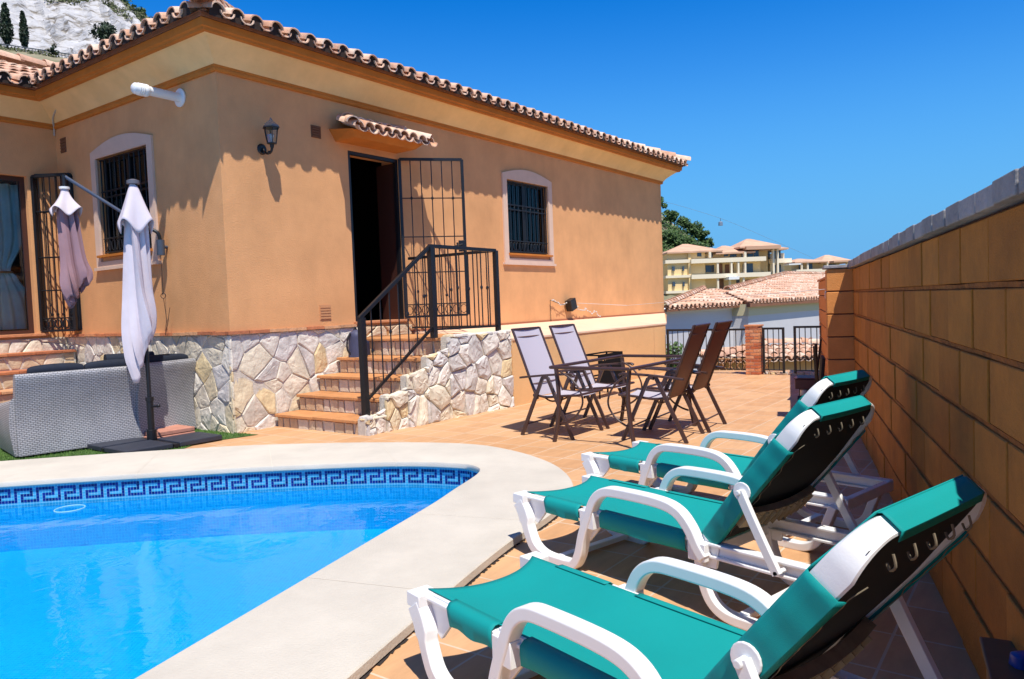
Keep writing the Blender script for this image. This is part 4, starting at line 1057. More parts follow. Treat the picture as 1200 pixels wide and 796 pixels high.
# ------------------------------------------------------------------ sun loungers
def make_lounger():
    t = thing('sun_lounger', 'x', 'sun lounger', (0, 0, 0), 0, 'white resin sun loungers with teal slings')
    W2 = .247
    leg1 = cr([(.0, .275, 0), (.035, .22, 0), (.065, .13, 0), (.105, .06, 0), (.18, .024, 0), (.30, .020, 0), (.39, .030, 0), (.435, .09, 0), (.465, .19, 0), (.51, .30, 0), (.555, .385, 0), (.62, .43, 0), (.72, .44, 0), (.93, .438, 0), (1.03, .415, 0), (1.09, .36, 0), (1.13, .29, 0), (1.165, .245, 0)], 5)
    leg1 = [(p.x, p.y) for p in leg1]
    leg2 = [(p.x, p.y) for p in cr([(1.13, .25, 0), (1.145, .15, 0), (1.185, .065, 0), (1.26, .024, 0), (1.38, .020, 0), (1.50, .024, 0), (1.575, .07, 0), (1.615, .16, 0), (1.655, .26, 0)], 5)]
    for s in (-1, 1):
        mb = MB(); y0 = s * (W2 + .002); y1 = s * (W2 + .058)
        th = [.075 if i < 8 else (.052 if i < 30 else (.046 if i < 46 else .044)) for i in range(len(leg1))]
        mb.sweep(leg1, min(y0, y1), max(y0, y1), th)
        # gusset at the foot and clip plate to the seat
        mb.prism([(-.030, .3165), (.17, .3165), (.185, .275), (.15, .225), (.10, .17), (.03, .22), (-.030, .262)], lambda a, b, d: Vector((a, d, b)), s * (W2 - .010), s * (W2 + .006))
        mb.prism([(.44, .322), (.56, .322), (.56, .250), (.48, .16), (.455, .16), (.42, .25)], lambda a, b, d: Vector((a, d, b)), s * (W2 - .006), s * (W2 + .010))
        mb.prism([(1.06, .315), (1.22, .30), (1.20, .20), (1.12, .20), (1.05, .25)], lambda a, b, d: Vector((a, d, b)), s * (W2 - .006), s * (W2 + .010))
        ya, yb = sorted((s * (W2 - .03), s * (W2 + .056))); mb.box(-.036, .045, ya, yb, .268, .3175)
        ya, yb = sorted((s * (W2 + .002), s * (W2 + .05))); mb.box(.455, .545, ya, yb, .235, .318); mb.box(1.09, 1.175, ya, yb, .23, .305)
        mb.build('arm_and_legs', M_plastic, t, smooth=40, bevel=.004)
        mb = MB(); y0 = s * (W2 - .012); y1 = s * (W2 + .040); mb.sweep(leg2, min(y0, y1), max(y0, y1), .042); mb.build('rear_leg', M_plastic, t, smooth=40, bevel=.004)
        # side rail: I-shaped
        mb = MB(); ya, yb = sorted((s * (W2 - .028), s * (W2 + .024)))
        mb.box(-.030, 1.72, ya, yb, .296, .308); mb.box(1.16, 1.72, ya, yb, .245, .257); mb.box(-.025, 1.71, (ya + yb) / 2 - .006, (ya + yb) / 2 + .006, .257, .296)
        mb.build('side_rail', M_plastic, t, bevel=.003)
        # strut and pivot
        mb = MB(); yc = s * (W2 + .073) ; mb.sweep([(1.362, .565), (1.41, .47), (1.46, .375), (1.515, .275)], yc - .012, yc + .012, .034); mb.tube([(1.512, s * (W2 + .015), .280), (1.512, s * (W2 + .085), .280)], .009, 8); mb.build('back_strut', M_plastic, t, smooth=40)
        mb = MB(); yd = s * (W2 + .012)
        mb.prism([(1.362 + .038 * math.cos(R_(a)), .560 + .038 * math.sin(R_(a))) for a in range(0, 360, 20)], lambda a, b, d: Vector((a, d, b)), s * (W2 + .054), s * (W2 + .062))
        mb.tube([(1.362, s * (W2 + .058), .560), (1.362, s * (W2 + .092), .560)], .011, 10); mb.build('pivot', M_plastic, t, bevel=.003)
    for q in ((.16, .20, -W2 + .01, W2 - .01, .255, .290), (1.69, 1.725, -W2 - .02, W2 + .02, .25, .305), (1.30, 1.34, -W2, W2, .02, .05), (.24, .28, -W2, W2, .012, .04), (1.10, 1.14, -W2, W2, .22, .27)):
        mb = MB(); mb.box(*q); mb.build('cross_bar', M_plastic, t, bevel=.004)
    # seat sling
    S0, S1 = .012, 1.15
    def seat(i, j):
        v = (i - .5) * 2; y = v * (W2 - .004); c = 1 - v * v
        s0 = S0 + .085 * (1 - abs(v) ** 2.2); x = s0 + (S1 - s0) * j
        edge = max(0, 1 - j * 9)
        z = .322 - .022 * c * (1 - edge * .6) - .010 * c * math.sin(j * 3.1)
        return Vector((x, y, z))
    mb = MB(); mb.grid(seat, 24, 40); mb.build('seat_sling', M_teal, t, smooth=60, solid=.003, fixn=False)
    # side wraps of the sling
    for s in (-1, 1):
        mb = MB()
        for (a, b) in ((.165, .425), (.565, 1.06)):
            def wrap(i, j, a=a, b=b):
                x = a + (b - a) * i + .01 * math.sin(i * 3.14) * 0; q = [(W2 - .02, .324), (W2 + .012, .323), (W2 + .028, .310), (W2 + .029, .285), (W2 + .026, .250 + .006 * math.sin(i * 9)), (W2 + .004, .240)][int(round(j * 5))]
                return Vector((x + (.03 * (1 - i) if a < .3 else 0) * j, s * q[0], q[1]))
            mb.grid(wrap, 12, 5)
        mb.build('sling_hem', M_teal, t, smooth=60, solid=.002, fixn=False)
    # backrest
    bk = bpy.data.objects.new('backrest', None); COL.objects.link(bk); bk.parent = t
    TH = R_(50.5); ct, sn = math.cos(TH), math.sin(TH); LB = .735; WB = W2 + .050; RC = .090
    P = lambda l, y, e: Vector((1.125 + l * ct - e * sn, y * (.85 + .15 * min(1, max(0, l) / .34)), .325 + l * sn + e * ct))
    # outline of the back frame: up one side, round the corner, across the head, down the other side
    arcp = [(LB - RC + RC * math.sin(R_(a)), -WB + RC - RC * math.cos(R_(a)), a) for a in range(0, 91, 10)]
    side = [(l, -WB, 0) for l in (0, .1, .2, .3, .34, .4, .5, .6)]
    half = side + arcp
    outl = half + [(l, -y, 180 - a) for l, y, a in reversed(half)]
    def off(l, y, a, o):      # o > 0 moves outwards in the plane of the back
        return l + o * math.sin(R_(a)), y - o * math.cos(R_(a))
    mb = MB(); rings = []
    for l, y, a in outl:
        ke = 1 - .30 * math.sin(R_(a))
        rings.append([P(*off(l, y, a, o), e * ke) for o, e in ((-.045, -.004), (-.006, -.001), (0, -.007), (.001, -.066), (-.004, -.071), (-.014, -.068), (-.017, -.014), (-.045, -.013))])
    mb.loft(rings, caps=True); mb.build('back_frame', M_plastic, bk, smooth=45)
    for s in (-1, 1):
        mb = MB()
        ring1 = [P(*(lambda q: (q[0], s * q[1]))(off(l, y, a, -.035)), -.0085) for l, y, a in arcp]; ring2 = [P(LB - RC - .04 + .03 * k / 9, s * (-WB + .06 + (RC + .01) * k / 9), -.0105) for k in range(10)]
        mb.loft([ring1, ring2], closed_ring=False); mb.build('corner_plate', M_plastic, bk, solid=.003, fixn=False)
    # sling: front face
    def back(i, j):
        v = (i - .5) * 2; l = .004 + (LB - .001) * j; lim = WB - .004
        if l > LB - RC - .035: t_ = min(1, (l - (LB - RC - .035)) / (RC + .035)); lim = WB - .004 - (RC - .006) * t_ ** .75
        c = 1 - v * v; e = .0045 - .022 * c * math.sin(min(1, j * 1.02) * math.pi) ** .8
        return P(l, v * lim, e)
    mb = MB(); mb.grid(back, 22, 44); mb.build('back_sling', M_teal, bk, smooth=60, solid=.003, fixn=False)
    # side hems and the pocket over the head bar
    for s in (-1, 1):
        def hem(i, j, s=s):
            l = .02 + i * (LB - RC - .055 - .02); o_, e = [(-.02, .0055), (-.004, .005), (.0035, -.003), (.0045, -.035), (.004, -.074), (-.012, -.082)][int(round(j * 5))]
            w_ = .0012 * math.sin(i * 40); return P(l + (.012 * j if i > .98 else 0), s * (WB + o_ + w_), e)
        mb = MB(); mb.grid(hem, 40, 5); mb.build('side_hem', M_teal, bk, smooth=60, solid=.002, fixn=False)
    def pocket(i, j):
        y = (i - .5) * 2 * (WB - RC - .006); c = 1 - ((i - .5) * 2) ** 2
        l, e = [(LB - .02, .0055), (LB - .003, .0055), (LB + .008, -.003), (LB + .009, -.022), (LB + .008, -.050), (LB - .012, -.058)][int(round(j * 5))]
        return P(l - .0035 * c * (j > .3), y, e + (.0015 * c if j < .3 else 0))
    mb = MB(); mb.grid(pocket, 24, 5); mb.build('head_pocket', M_teal, bk, smooth=60, solid=.002, fixn=False)
    # underside laced to the frame, its shade painted in as near black
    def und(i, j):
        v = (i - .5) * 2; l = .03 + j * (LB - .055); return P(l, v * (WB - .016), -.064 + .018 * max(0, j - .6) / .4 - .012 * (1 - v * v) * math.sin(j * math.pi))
    mb = MB(); mb.grid(und, 16, 24); mb.build('sling_underside', mat('shaded sling underside', (.005, .009, .010), .95), bk, smooth=60, fixn=False)
    mb = MB(); r_ = [[P(.215 + dl, y, e - .028 * (1 - (abs(y) / WB) ** 2)) for dl, e in ((-.040, -.060), (.040, -.060), (.046, -.092), (-.046, -.092))] for y in [(-1 + 2 * q / 12) * (WB - .03) for q in range(13)]]
    mb.loft(r_, caps=True)
    for q in range(9):
        y = (-1 + 2 * (q + .5) / 9) * (WB - .06); h_ = -.093 - .028 * (1 - (abs(y) / WB) ** 2)
        mb.add([P(.172, y - .002, h_), P(.258, y - .002, h_), P(.258, y - .002, h_ - .012), P(.172, y - .002, h_ - .012), P(.172, y + .002, h_), P(.258, y + .002, h_), P(.258, y + .002, h_ - .012), P(.172, y + .002, h_ - .012)], [(0, 1, 2, 3), (4, 7, 6, 5), (3, 2, 6, 7), (0, 3, 7, 4), (1, 5, 6, 2)])
    mb.build('cross_beam', M_dirtyplastic, bk, smooth=40)
    rg2 = random.Random(4); M_lace = mat('beige lacing cord', (.20, .165, .11), .8)
    for s in (-1, 1):
        mb = MB(); mb.tube(cr([P(.06 + (LB - .16) * q / 15, s * (WB - .028 - (.022 if q % 2 else 0)), -.078 - rg2.uniform(0, .006)) for q in range(16)], 4), .0014, 5); mb.build('lacing', M_lace, bk, smooth=50)
    for q in range(5):
        y = -WB + .10 + q * .09; mb = MB(); mb.tube(cr([P(LB - .04, y, -.066), P(LB - .055, y, -.084), P(LB - .072, y + .004, -.082), P(LB - .07, y + .012, -.068)], 3), .0030, 6); mb.build('hook', M_lace, bk, smooth=50)
    return t
lg = make_lounger()
LN = [(-.150, 2.790, 141.3, 'nearest teal and white sun lounger, head end beside the block wall'),
      (.228, 4.124, 140., 'teal and white sun lounger between the two others'),
      (.68, 5.102, 139., 'farthest teal and white sun lounger, closest to the dining table')]
for i, (x, y, az, lab) in enumerate(LN):
    o = lg if i == 0 else copy_tree(lg)
    o.location = (x, y, 0); o.rotation_euler = (0, 0, R_(90 - az)); o['label'] = lab

# ------------------------------------------------------------------ dining set
def make_chair():
    t = thing('folding_armchair', 'x', 'garden chair', (0, 0, 0), 0, 'brown framed reclining chairs round the garden table')
    w = .265
    for s in (-1, 1):
        y = s * w
        mb = MB()
        mb.sweep([(.06, .585), (.045, .60), (.02, .585), (-.25, .0)], y - .010, y + .010, .036); mb.build('rear_leg', M_brown, t, smooth=40)
        mb = MB(); mb.sweep([(.045, .595), (.07, .60), (.095, .585), (.36, .0)], y + s * .019 - .009, y + s * .019 + .009, .036); mb.build('front_leg', M_brown, t, smooth=40)
        mb = MB(); mb.sweep([(p.x, p.y) for p in cr([(-.24, .585, 0), (-.10, .60, 0), (.10, .618, 0), (.30, .63, 0), (.36, .628, 0), (.385, .615, 0)], 4)], y + s * .005 - .022, y + s * .005 + .022, .020); mb.build('armrest', M_brown, t, smooth=40)
        mb = MB(); mb.tube(cr([(-.34, y - s * .02, 1.07), (-.22, y - s * .02, .77), (-.10, y - s * .02, .46), (-.055, y - s * .02, .375)], 4), .0135, 8); mb.tube(cr([(-.09, y - s * .02, .415), (.05, y - s * .02, .395), (.25, y - s * .02, .415), (.40, y - s * .02, .425)], 4), .012, 8); mb.ball((-.085, y - s * .012, .41), .022, n=8, m=5); mb.build('side_tube', M_brown, t, smooth=50)
    mb = MB(); mb.tube([(-.345, -w + .02, 1.065), (-.345, w - .02, 1.065)], .012, 8); mb.build('top_tube', M_brown, t, smooth=50); mb = MB(); mb.tube([(.40, -w + .02, .425), (.40, w - .02, .425)], .012, 8); mb.build('front_tube', M_brown, t, smooth=50); mb = MB()
    mb.tube([(-.195, -w, .115), (-.195, w, .115)], .009, 6); mb.build('stretcher', M_brown, t, smooth=50); mb = MB(); mb.tube([(.30, -w, .12), (.30, w, .12)], .009, 6); mb.build('stretcher', M_brown, t, smooth=50); mb = MB()
    mb.tube(cr([(.02, -w + .02, .395), (.04, -w * .5, .34), (.04, w * .5, .34), (.02, w - .02, .395)], 4), .009, 6)
    mb.build('seat_support', M_brown, t, smooth=50)
    fr = (lambda i, j: Vector((-.338 + .27 * (1 - j) - .02 * math.sin(j * 3.14) * 0, (i - .5) * 2 * (w - .025), .41 + .65 * j)) + Vector((-.02, 0, -.008)) * (1 - (2 * i - 1) ** 2) * .8)
    def bs(i, j):
        # back sling follows the side tube
        z = .40 + .665 * j; x = -.072 - .268 * j ; c = 1 - (2 * i - 1) ** 2
        return Vector((x - .014 * c, (i - .5) * 2 * (w - .022), z - .006 * c))
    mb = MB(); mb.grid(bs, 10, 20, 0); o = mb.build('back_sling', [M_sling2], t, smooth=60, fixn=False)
    mb = MB(); mb.tube([(-.318, -w + .03, .985), (-.318, w - .03, .985)], .006, 6); mb.build('sling_seam', mat('sling seam', (.16, .09, .07), .7), t); mb = MB(); mb.tube([(-.122, -w + .03, .52), (-.122, w - .03, .52)], .005, 6); mb.build('sling_seam', mat('sling seam', (.16, .09, .07), .7), t)
    def ss(i, j):
        c = 1 - (2 * i - 1) ** 2; x = -.06 + .455 * j; return Vector((x, (.5 - i) * 2 * (w - .022), .408 - .016 * math.sin(j * 3.14) - .018 * c + .012 * j))
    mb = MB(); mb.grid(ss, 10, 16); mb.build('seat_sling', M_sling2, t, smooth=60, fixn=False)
    return t
# open mesh sling: thin cloth that lets light through
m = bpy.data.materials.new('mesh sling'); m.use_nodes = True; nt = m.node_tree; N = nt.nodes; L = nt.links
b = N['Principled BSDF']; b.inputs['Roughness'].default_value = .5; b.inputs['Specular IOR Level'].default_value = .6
gn = N.new('ShaderNodeNewGeometry'); mc = N.new('ShaderNodeMix'); mc.data_type = 'RGBA'; mc.inputs[6].default_value = (.56, .52, .58, 1); mc.inputs[7].default_value = (.13, .052, .038, 1)  # brown back colour paints in the shade on the rear side
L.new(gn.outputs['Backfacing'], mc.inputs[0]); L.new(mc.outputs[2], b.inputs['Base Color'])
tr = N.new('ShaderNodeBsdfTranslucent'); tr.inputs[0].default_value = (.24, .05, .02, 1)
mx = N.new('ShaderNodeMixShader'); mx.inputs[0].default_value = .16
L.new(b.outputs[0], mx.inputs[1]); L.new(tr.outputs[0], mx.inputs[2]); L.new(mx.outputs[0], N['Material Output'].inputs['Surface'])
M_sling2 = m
ch = make_chair()
def place_chair(o, near, side, az, lab, rear=-.25, w=.265):
    """near: ground point of the rear foot on one side (side -1 right, +1 left)"""
    f = Vector((math.sin(R_(az)), math.cos(R_(az)), 0)); l = Vector((-f.y, f.x, 0))
    p = Vector((near[0], near[1], 0)) - f * rear - l * (side * w); o.location = p; o.rotation_euler = (0, 0, R_(90 - az)); o['label'] = lab
place_chair(ch, (.067, 7.53), -1, 126, 'brown framed chair with pale sling nearest the pool, left of the table')
A2 = copy_tree(ch); place_chair(A2, (.067 + .41, 7.53 + .55), -1, 126, 'brown framed chair with pale sling, second from the pool left of the table')
C1 = copy_tree(ch); place_chair(C1, (1.55, 6.76), 1, 300, 'chair turned away right of the table, its shaded brown back nearest the loungers')
D1 = copy_tree(ch); place_chair(D1, (1.55 + .34, 6.76 + .50), 1, 302, 'chair turned away right of the table, its shaded brown back nearest the fence')
tb = thing('dining_table', 'brown framed garden dining table between the two pairs of chairs', 'table', (0, 0, 0), 0)
q0, q1 = Vector((.352, 7.057, 0)), Vector((1.02, 6.565, 0)); td = (q1 - q0).normalized(); tn = Vector((-td.y, td.x, 0)); TWd = (q1 - q0).length; TLn = 1.42
tb.location = q0; tb.rotation_euler = (0, 0, math.atan2(td.y, td.x))
mb = MB(); r_ = .022
pts = [(0, 0, .715), (TWd, 0, .715), (TWd, TLn, .715), (0, TLn, .715)]
for k in range(4):
    a, b_ = Vector(pts[k]), Vector(pts[(k + 1) % 4]); mb.tube([a, b_], r_ * .72, 8)
for p in pts: mb.ball(p, r_ * .74, n=8, m=5)
mb.build('top_frame', M_brown, tb, smooth=50)
for (x, y, sx, sy) in ((.03, .05, -1, -1), (TWd - .03, .05, 1, -1), (.03, TLn - .05, -1, 1), (TWd - .03, TLn - .05, 1, 1)):
    mb = MB(); mb.tube(cr([(x + sx * .0, y, .70), (x - sx * .02, y, .45), (x - sx * .0, y, .2), (x + sx * .04, y + sy * .01, .0)], 4), .021, 8); mb.build('leg', M_brown, tb, smooth=50)
for y in (.10, TLn - .10):
    mb = MB(); mb.tube(cr([(.05, y, .66), (.16, y, .60), (.25, y, .50), (.28, y, .38), (.22, y, .27), (.12, y, .20), (.03, y, .17)], 4), .010, 6); mb.build('brace', M_brown, tb, smooth=50); mb = MB()
    mb.tube(cr([(TWd - .05, y, .66), (TWd - .16, y, .60), (TWd - .25, y, .50), (TWd - .28, y, .38), (TWd - .22, y, .27), (TWd - .12, y, .20), (TWd - .03, y, .17)], 4), .010, 6); mb.build('brace', M_brown, tb, smooth=50)
# black metal crate against the low block
bc = thing('black_crate', 'black metal crate with cut-out slots by the orange wall', 'crate', (1.36, 10.35, 0), HA)
mb = MB()
w_, h_, y_ = .34, .60, -.0
def pan(mbx, holes):
    xs = sorted(set([-w_, w_] + [h[0] for h in holes] + [h[1] for h in holes])); zs = sorted(set([.13, h_] + [h[2] for h in holes] + [h[3] for h in holes]))
    for i in range(len(xs) - 1):
        for j in range(len(zs) - 1):
            cx_, cz_ = (xs[i] + xs[i + 1]) / 2, (zs[j] + zs[j + 1]) / 2
            if any(h[0] < cx_ < h[1] and h[2] < cz_ < h[3] for h in holes): continue
            mbx.add([(xs[i], y_, zs[j]), (xs[i + 1], y_, zs[j]), (xs[i + 1], y_, zs[j + 1]), (xs[i], y_, zs[j + 1])], [(0, 1, 2, 3)])
pan(mb, [(-.25, -.21, .45, .48), (-.25, -.21, .51, .54), (-.17, -.12, .45, .48), (-.17, -.12, .51, .54)] )
mb.build('front_panel', mat('matt black metal', (.004, .004, .005), .85, spec=.2), bc, solid=.006, fixn=False)
mb = MB()
for x in (-w_, w_ - .02):
    mb.box(x, x + .02, .006, .02, 0, h_); mb.box(x, x + .02, .24, .26, 0, h_)
for z in (.14, .27, .42, h_ - .02): mb.box(-w_ + .02, w_ - .02, .245, .26, z, z + .02); mb.box(-w_, -w_ + .012, .02, .24, z, z + .02); mb.box(w_ - .012, w_, .02, .24, z, z + .02)
mb.build('slats', MATS['matt black metal'], bc)

# ------------------------------------------------------------------ wicker sofas with cushions
M_wicker = brick_mat('grey flat wicker', (.46, .45, .46), (.40, .395, .41), (.15, .15, .16), .040, .018, .0030, .5, .45, 'UV', (0, 0), .15, 1.0, .4, 4)
def rounded_panel(mb, P, w, h, th, nu=16, nv=12, r=.05):
    """upholstered panel: P(a, b, c) maps width, height and thickness to a point"""
    rings = []
    prof = [(-th / 2, 0)] + [(-th / 2, h - r)] + [(-th / 2 + r * (1 - math.cos(R_(a))) * (th / 2 / r), h - r + r * math.sin(R_(a))) for a in (30, 60, 90)] + [(th / 2 - r * (1 - math.cos(R_(a))) * (th / 2 / r), h - r + r * math.sin(R_(a))) for a in (60, 30)] + [(th / 2, h - r), (th / 2, 0)]
    pp = []
    for (c, b) in prof:
        pp.append((c, b))
    full = []
    for k in range(len(pp) - 1):
        a, b = pp[k], pp[k + 1]; n_ = nv if k in (0, len(pp) - 2) else 1
        for q in range(n_): full.append((a[0] + (b[0] - a[0]) * q / n_, a[1] + (b[1] - a[1]) * q / n_))
    full.append(pp[-1])
    for i in range(nu + 1): rings.append([P(w * i / nu, b, c) for c, b in full])
    mb.loft(rings, caps=True)
def sofa(label, loc, az, w, hh, arms=(1, 0), depth=.78, flare=.10, cush=2, seatmat=None):
    t = thing('wicker_sofa', label, 'sofa', loc, R_(90 - az))   # x along the back, y into the seat, back face at y=0
    f_ = lambda b: -flare * (max(0, (b - .25)) / (hh - .25)) ** 1.6 + .03 * math.sin(min(1, b / hh) * 3.14)
    mb = MB(); rounded_panel(mb, lambda a, b, c: Vector((a, .06 + c + f_(b) + .05, b + .03)), w, hh - .03, .11); mb.build('back', M_wicker, t, smooth=50)
    for k, on_ in enumerate(arms):
        if not on_: continue
        mb = MB(); x0 = .05 if k == 0 else w - .05
        def arm(a, b, c, x0=x0):
            top = .60 - .12 * (a / depth) ** .7; bb = b * top / .60
            return Vector((x0 + c + (-1 if k == 0 else 1) * .03 * math.sin(bb / .6 * 3.14) - (.02 if k == 0 else -.02), .10 + a, bb + .03))
        rounded_panel(mb, arm, depth, .58, .11); mb.build('arm', M_wicker, t, smooth=50)
    mb = MB(); mb.box(.11 * arms[0], w - .11 * arms[1], .17, depth + .08, .05, .30); mb.build('seat_base', M_wicker, t, bevel=.02)
    n_ = cush; cw = (w - .11 * (arms[0] + arms[1]) - .02) / n_
    for q in range(n_):
        x0 = .11 * arms[0] + .01 + q * cw
        mb = MB(); mb.box(x0 + .006, x0 + cw - .006, .20, depth + .06, .30, .42); mb.build('seat_cushion', M_navy, t, bevel=.035, smooth=60)
        def bc_(a, b, c, x0=x0):
            u = a / (cw - .012); e = math.sin(u * 3.14) ** .4
            return Vector((x0 + .006 + a, .20 + c * (.6 + .4 * e) + f_(b + .4) * .8, .42 + b * (.93 + .07 * e)))
        mb = MB(); rounded_panel(mb, bc_, cw - .012, hh - .42 + .075, .13, r=.06); mb.build('back_cushion', M_navy, t, smooth=60)
    return t
s1_ = sofa('two seat grey wicker sofa, its back to the pool, navy cushions', (-4.77, 7.17, 0), 47, 1.13, .83, arms=(1, 0))
s2_ = sofa('grey wicker corner seat behind the parasol base, its back to the camera', (-3.93, 7.93, 0), 20, .80, .84, arms=(0, 0), cush=1, flare=.07)
mb = MB(); rounded_panel(mb, lambda a, b, c: Vector((a, c + .02 * math.sin(a * 9), b)), .42, .36, .15, r=.07)
o = mb.build('scatter_cushion', M_bluecush, smooth=60, loc=(-5.02, 7.63, .43), rotz=R_(58)); o.rotation_euler = (R_(-22), 0, R_(20)); tag(o, 'pale blue scatter cushion at the left arm of the wicker sofa', 'cushion')
mb = MB(); rounded_panel(mb, lambda a, b, c: Vector((a, c, b)), .50, .20, .14, r=.06)
o = mb.build('loose_cushion', M_navy, smooth=60, loc=(-4.52, 8.32, .74), rotz=R_(42)); tag(o, 'loose navy cushion lying high behind the wicker sofa back', 'cushion')

# ------------------------------------------------------------------ closed parasols
def folded_cloth(mb, z0, z1, rad, seed, folds=8, depth=.35, axis=lambda z: (0, 0), twist=0., nz=40, na=None, bottom=None):
    """closed parasol cloth: sharp uneven pleats wound round the pole"""
    rg3 = random.Random(seed); P_ = []
    for k in range(folds):      # outer and inner crease of every pleat
        a = 2 * math.pi * k / folds + rg3.uniform(-.28, .28); P_.append((a, rg3.uniform(.82, 1.15), rg3.uniform(-.5, .5)))
        P_.append((a + math.pi / folds + rg3.uniform(.05, .32), rg3.uniform(1 - depth - .12, 1 - depth + .12), rg3.uniform(-.3, .3)))
    nsub = 3; N_ = len(P_) * nsub
    def fn(i, j):
        t = (i * N_) % N_ / nsub; k = int(t) % len(P_); f = t - int(t); A_, B_ = P_[k], P_[(k + 1) % len(P_)]
        open_ = min(1, j * 5)
        def ev(Q, kk): return Q[0] + (2 * math.pi if kk else 0) + twist * j + Q[2] * .35 * math.sin(j * 3 + Q[2] * 9), 1 + (Q[1] - 1) * open_ + .10 * Q[2] * math.sin(j * 7 + Q[2] * 20)
        a0, r0 = ev(A_, 0); a1, r1 = ev(B_, k + 1 >= len(P_)); a = a0 + (a1 - a0) * f; r = (r0 + (r1 - r0) * f) * rad(j)
        z = z1 + (z0 - z1) * j
        if bottom: z += bottom(a) * max(0, j - .55) / .45
        z += .018 * math.sin(a * 9 + seed) * max(0, j - .9) / .1
        ax, ay = axis(z); return Vector((ax + r * math.cos(a), ay + r * math.sin(a), z))
    mb.grid(fn, N_, nz)
UP = Vector((-3.80, 7.80, 0))
um = thing('closed_parasol', 'tall closed off-white parasol on a black pole standing in dark slabs', 'parasol', UP, 0)
mb = MB(); mb.tube([(0, 0, .10), (0, 0, .60), (-.012, 0, 2.70)], .021, 10); mb.tube([(0, 0, .05), (0, 0, .46)], .034, 12); mb.build('pole', M_iron, um, smooth=50)
mb = MB(); mb.tube([(.03, -.02, .40), (.10, -.05, .41)], .010, 8); mb.ball((.115, -.055, .41), .02, n=8, m=5); mb.tube([(0, 0, .46), (0, 0, .50)], .042, 12); mb.build('clamp_knob', M_iron, um, smooth=50)
def radW(j):
    pts = [(0, .025), (.03, .06), (.12, .135), (.20, .170), (.215, .120), (.30, .110), (.5, .118), (.7, .135), (.85, .150), (.95, .125), (1, .075)]
    for k in range(len(pts) - 1):
        if pts[k][0] <= j <= pts[k + 1][0]: t = (j - pts[k][0]) / (pts[k + 1][0] - pts[k][0]); return pts[k][1] + (pts[k + 1][1] - pts[k][1]) * t
    return pts[-1][1]
mb = MB(); folded_cloth(mb, .98, 2.62, lambda j: .112 * min(1, .2 + j * 6) + .035 * j + .03 * math.exp(-((j - .80) / .14) ** 2) - .045 * max(0, j - .90) / .10, 3, 7, .55, axis=lambda z: (-.055 + .02 * (z - 1) + .03 * max(0, 1.6 - z), -.01), twist=1.3, nz=44, bottom=lambda a: -.24 * max(0, math.cos(a + 1.7)) ** 2 + .17 * math.cos(a - .1) + .05 * math.cos(4 * a))
mb.build('canopy', M_canopywhite, um, smooth=18, solid=.003, fixn=False)
mb = MB()
def cap_(i, j):
    a = i * 2 * math.pi; fl_k = 1 + .16 * math.cos(4 * a + .6) * j; r = (.022 + .145 * j ** .85) * fl_k; z = 2.72 - .46 * j + .07 * math.cos(4 * a + .6) * j * j
    return Vector((-.035 + r * math.cos(a), r * math.sin(a), z))
mb.grid(cap_, 64, 14); mb.build('vent_cap', M_canopywhite, um, smooth=70, solid=.003, fixn=False)
mb = MB(); mb.tube([(-.035, 0, 2.705), (-.035, 0, 2.74), (-.035, 0, 2.755)], [.062, .062, .02], 14); mb.build('finial', mat('grey plastic finial', (.12, .12, .14), .5), um, smooth=40)
# parasol base: cross with four slabs
pb = thing('parasol_base', 'black steel cross weighted with four dark paving slabs', 'parasol base', UP, R_(52))
mb = MB(); mb.box(-.50, .50, -.028, .028, .012, .05); mb.box(-.028, .028, -.50, -.03, .012, .05); mb.box(-.028, .028, .03, .50, .012, .05); mb.tube([(0, 0, .05), (0, 0, .16)], .05, 10); mb.build('steel_cross', M_iron, pb, bevel=.004)
M_slab = mat('dark grey slab', (.030, .034, .050), .55, var=.3, vs=12, bump=.3); M_slabr = mat('reddish slab', (.50, .22, .15), .8, var=.2, vs=12, bump=.3)
for (a, b, m_s) in ((-1, -1, M_slab), (1, -1, M_slab), (1, 1, M_slabr), (-1, 1, M_slab)):
    for q in range(1):
        mb = MB(); x0, x1 = sorted((a * .035, a * .50)); y0, y1 = sorted((b * .035, b * .50)); mb.box(x0, x1, y0, y1, .012 + q * .055, .062 + q * .055); mb.build('slab', m_s, pb, bevel=.008)
mb = MB(); mb.box(.05, .50, .04, .47, .066, .112); mb.build('slab', M_slabr, pb, bevel=.008)

# wall mounted parasol arm with the mauve parasol hanging folded
wm = thing('wall_parasol', 'folded mauve parasol hanging from a grey arm fixed to the side wall', 'wall parasol', (0, 0, 0), 0)
B0 = H(-.03, 1.17, 2.16); B1 = B0 + Vector((-.02, -.12, .14)); E_ = Vector((-4.98, 8.55, 2.96))
mb = MB(); mb.tube([B0 + Vector((-.02, -.06, -.10)), B0 + Vector((-.02, -.06, .08))], .045, 10); mb.tube([B0 + Vector((.02, .03, 0)), B0 + Vector((-.02, -.06, 0))], .02, 8); mb.build('wall_bracket', mat('grey crank housing', (.055, .07, .10), .4), wm, smooth=40)
mb = MB(); mb.tube(cr([B0 + Vector((-.02, -.06, .06)), B0 + Vector((-.03, -.08, .15)), B0 + Vector((-.09, -.09, .20)), B0 + Vector((-.22, -.12, .27))], 4) , .021, 8); mb.build('elbow', M_iron, wm, smooth=50)
mb = MB(); mb.tube([B0 + Vector((-.20, -.12, .26)), E_], .019, 8); mb.build('arm', mat('grey painted steel', (.10, .12, .17), .35, metal=.3), wm, smooth=50)
mb = MB(); mb.tube([E_ + Vector((0, 0, .01)), E_ - Vector((0, 0, .16))], .024, 8); mb.build('hanger', M_iron, wm, smooth=50)
mb = MB(); EX = E_ - Vector((0, 0, .15))
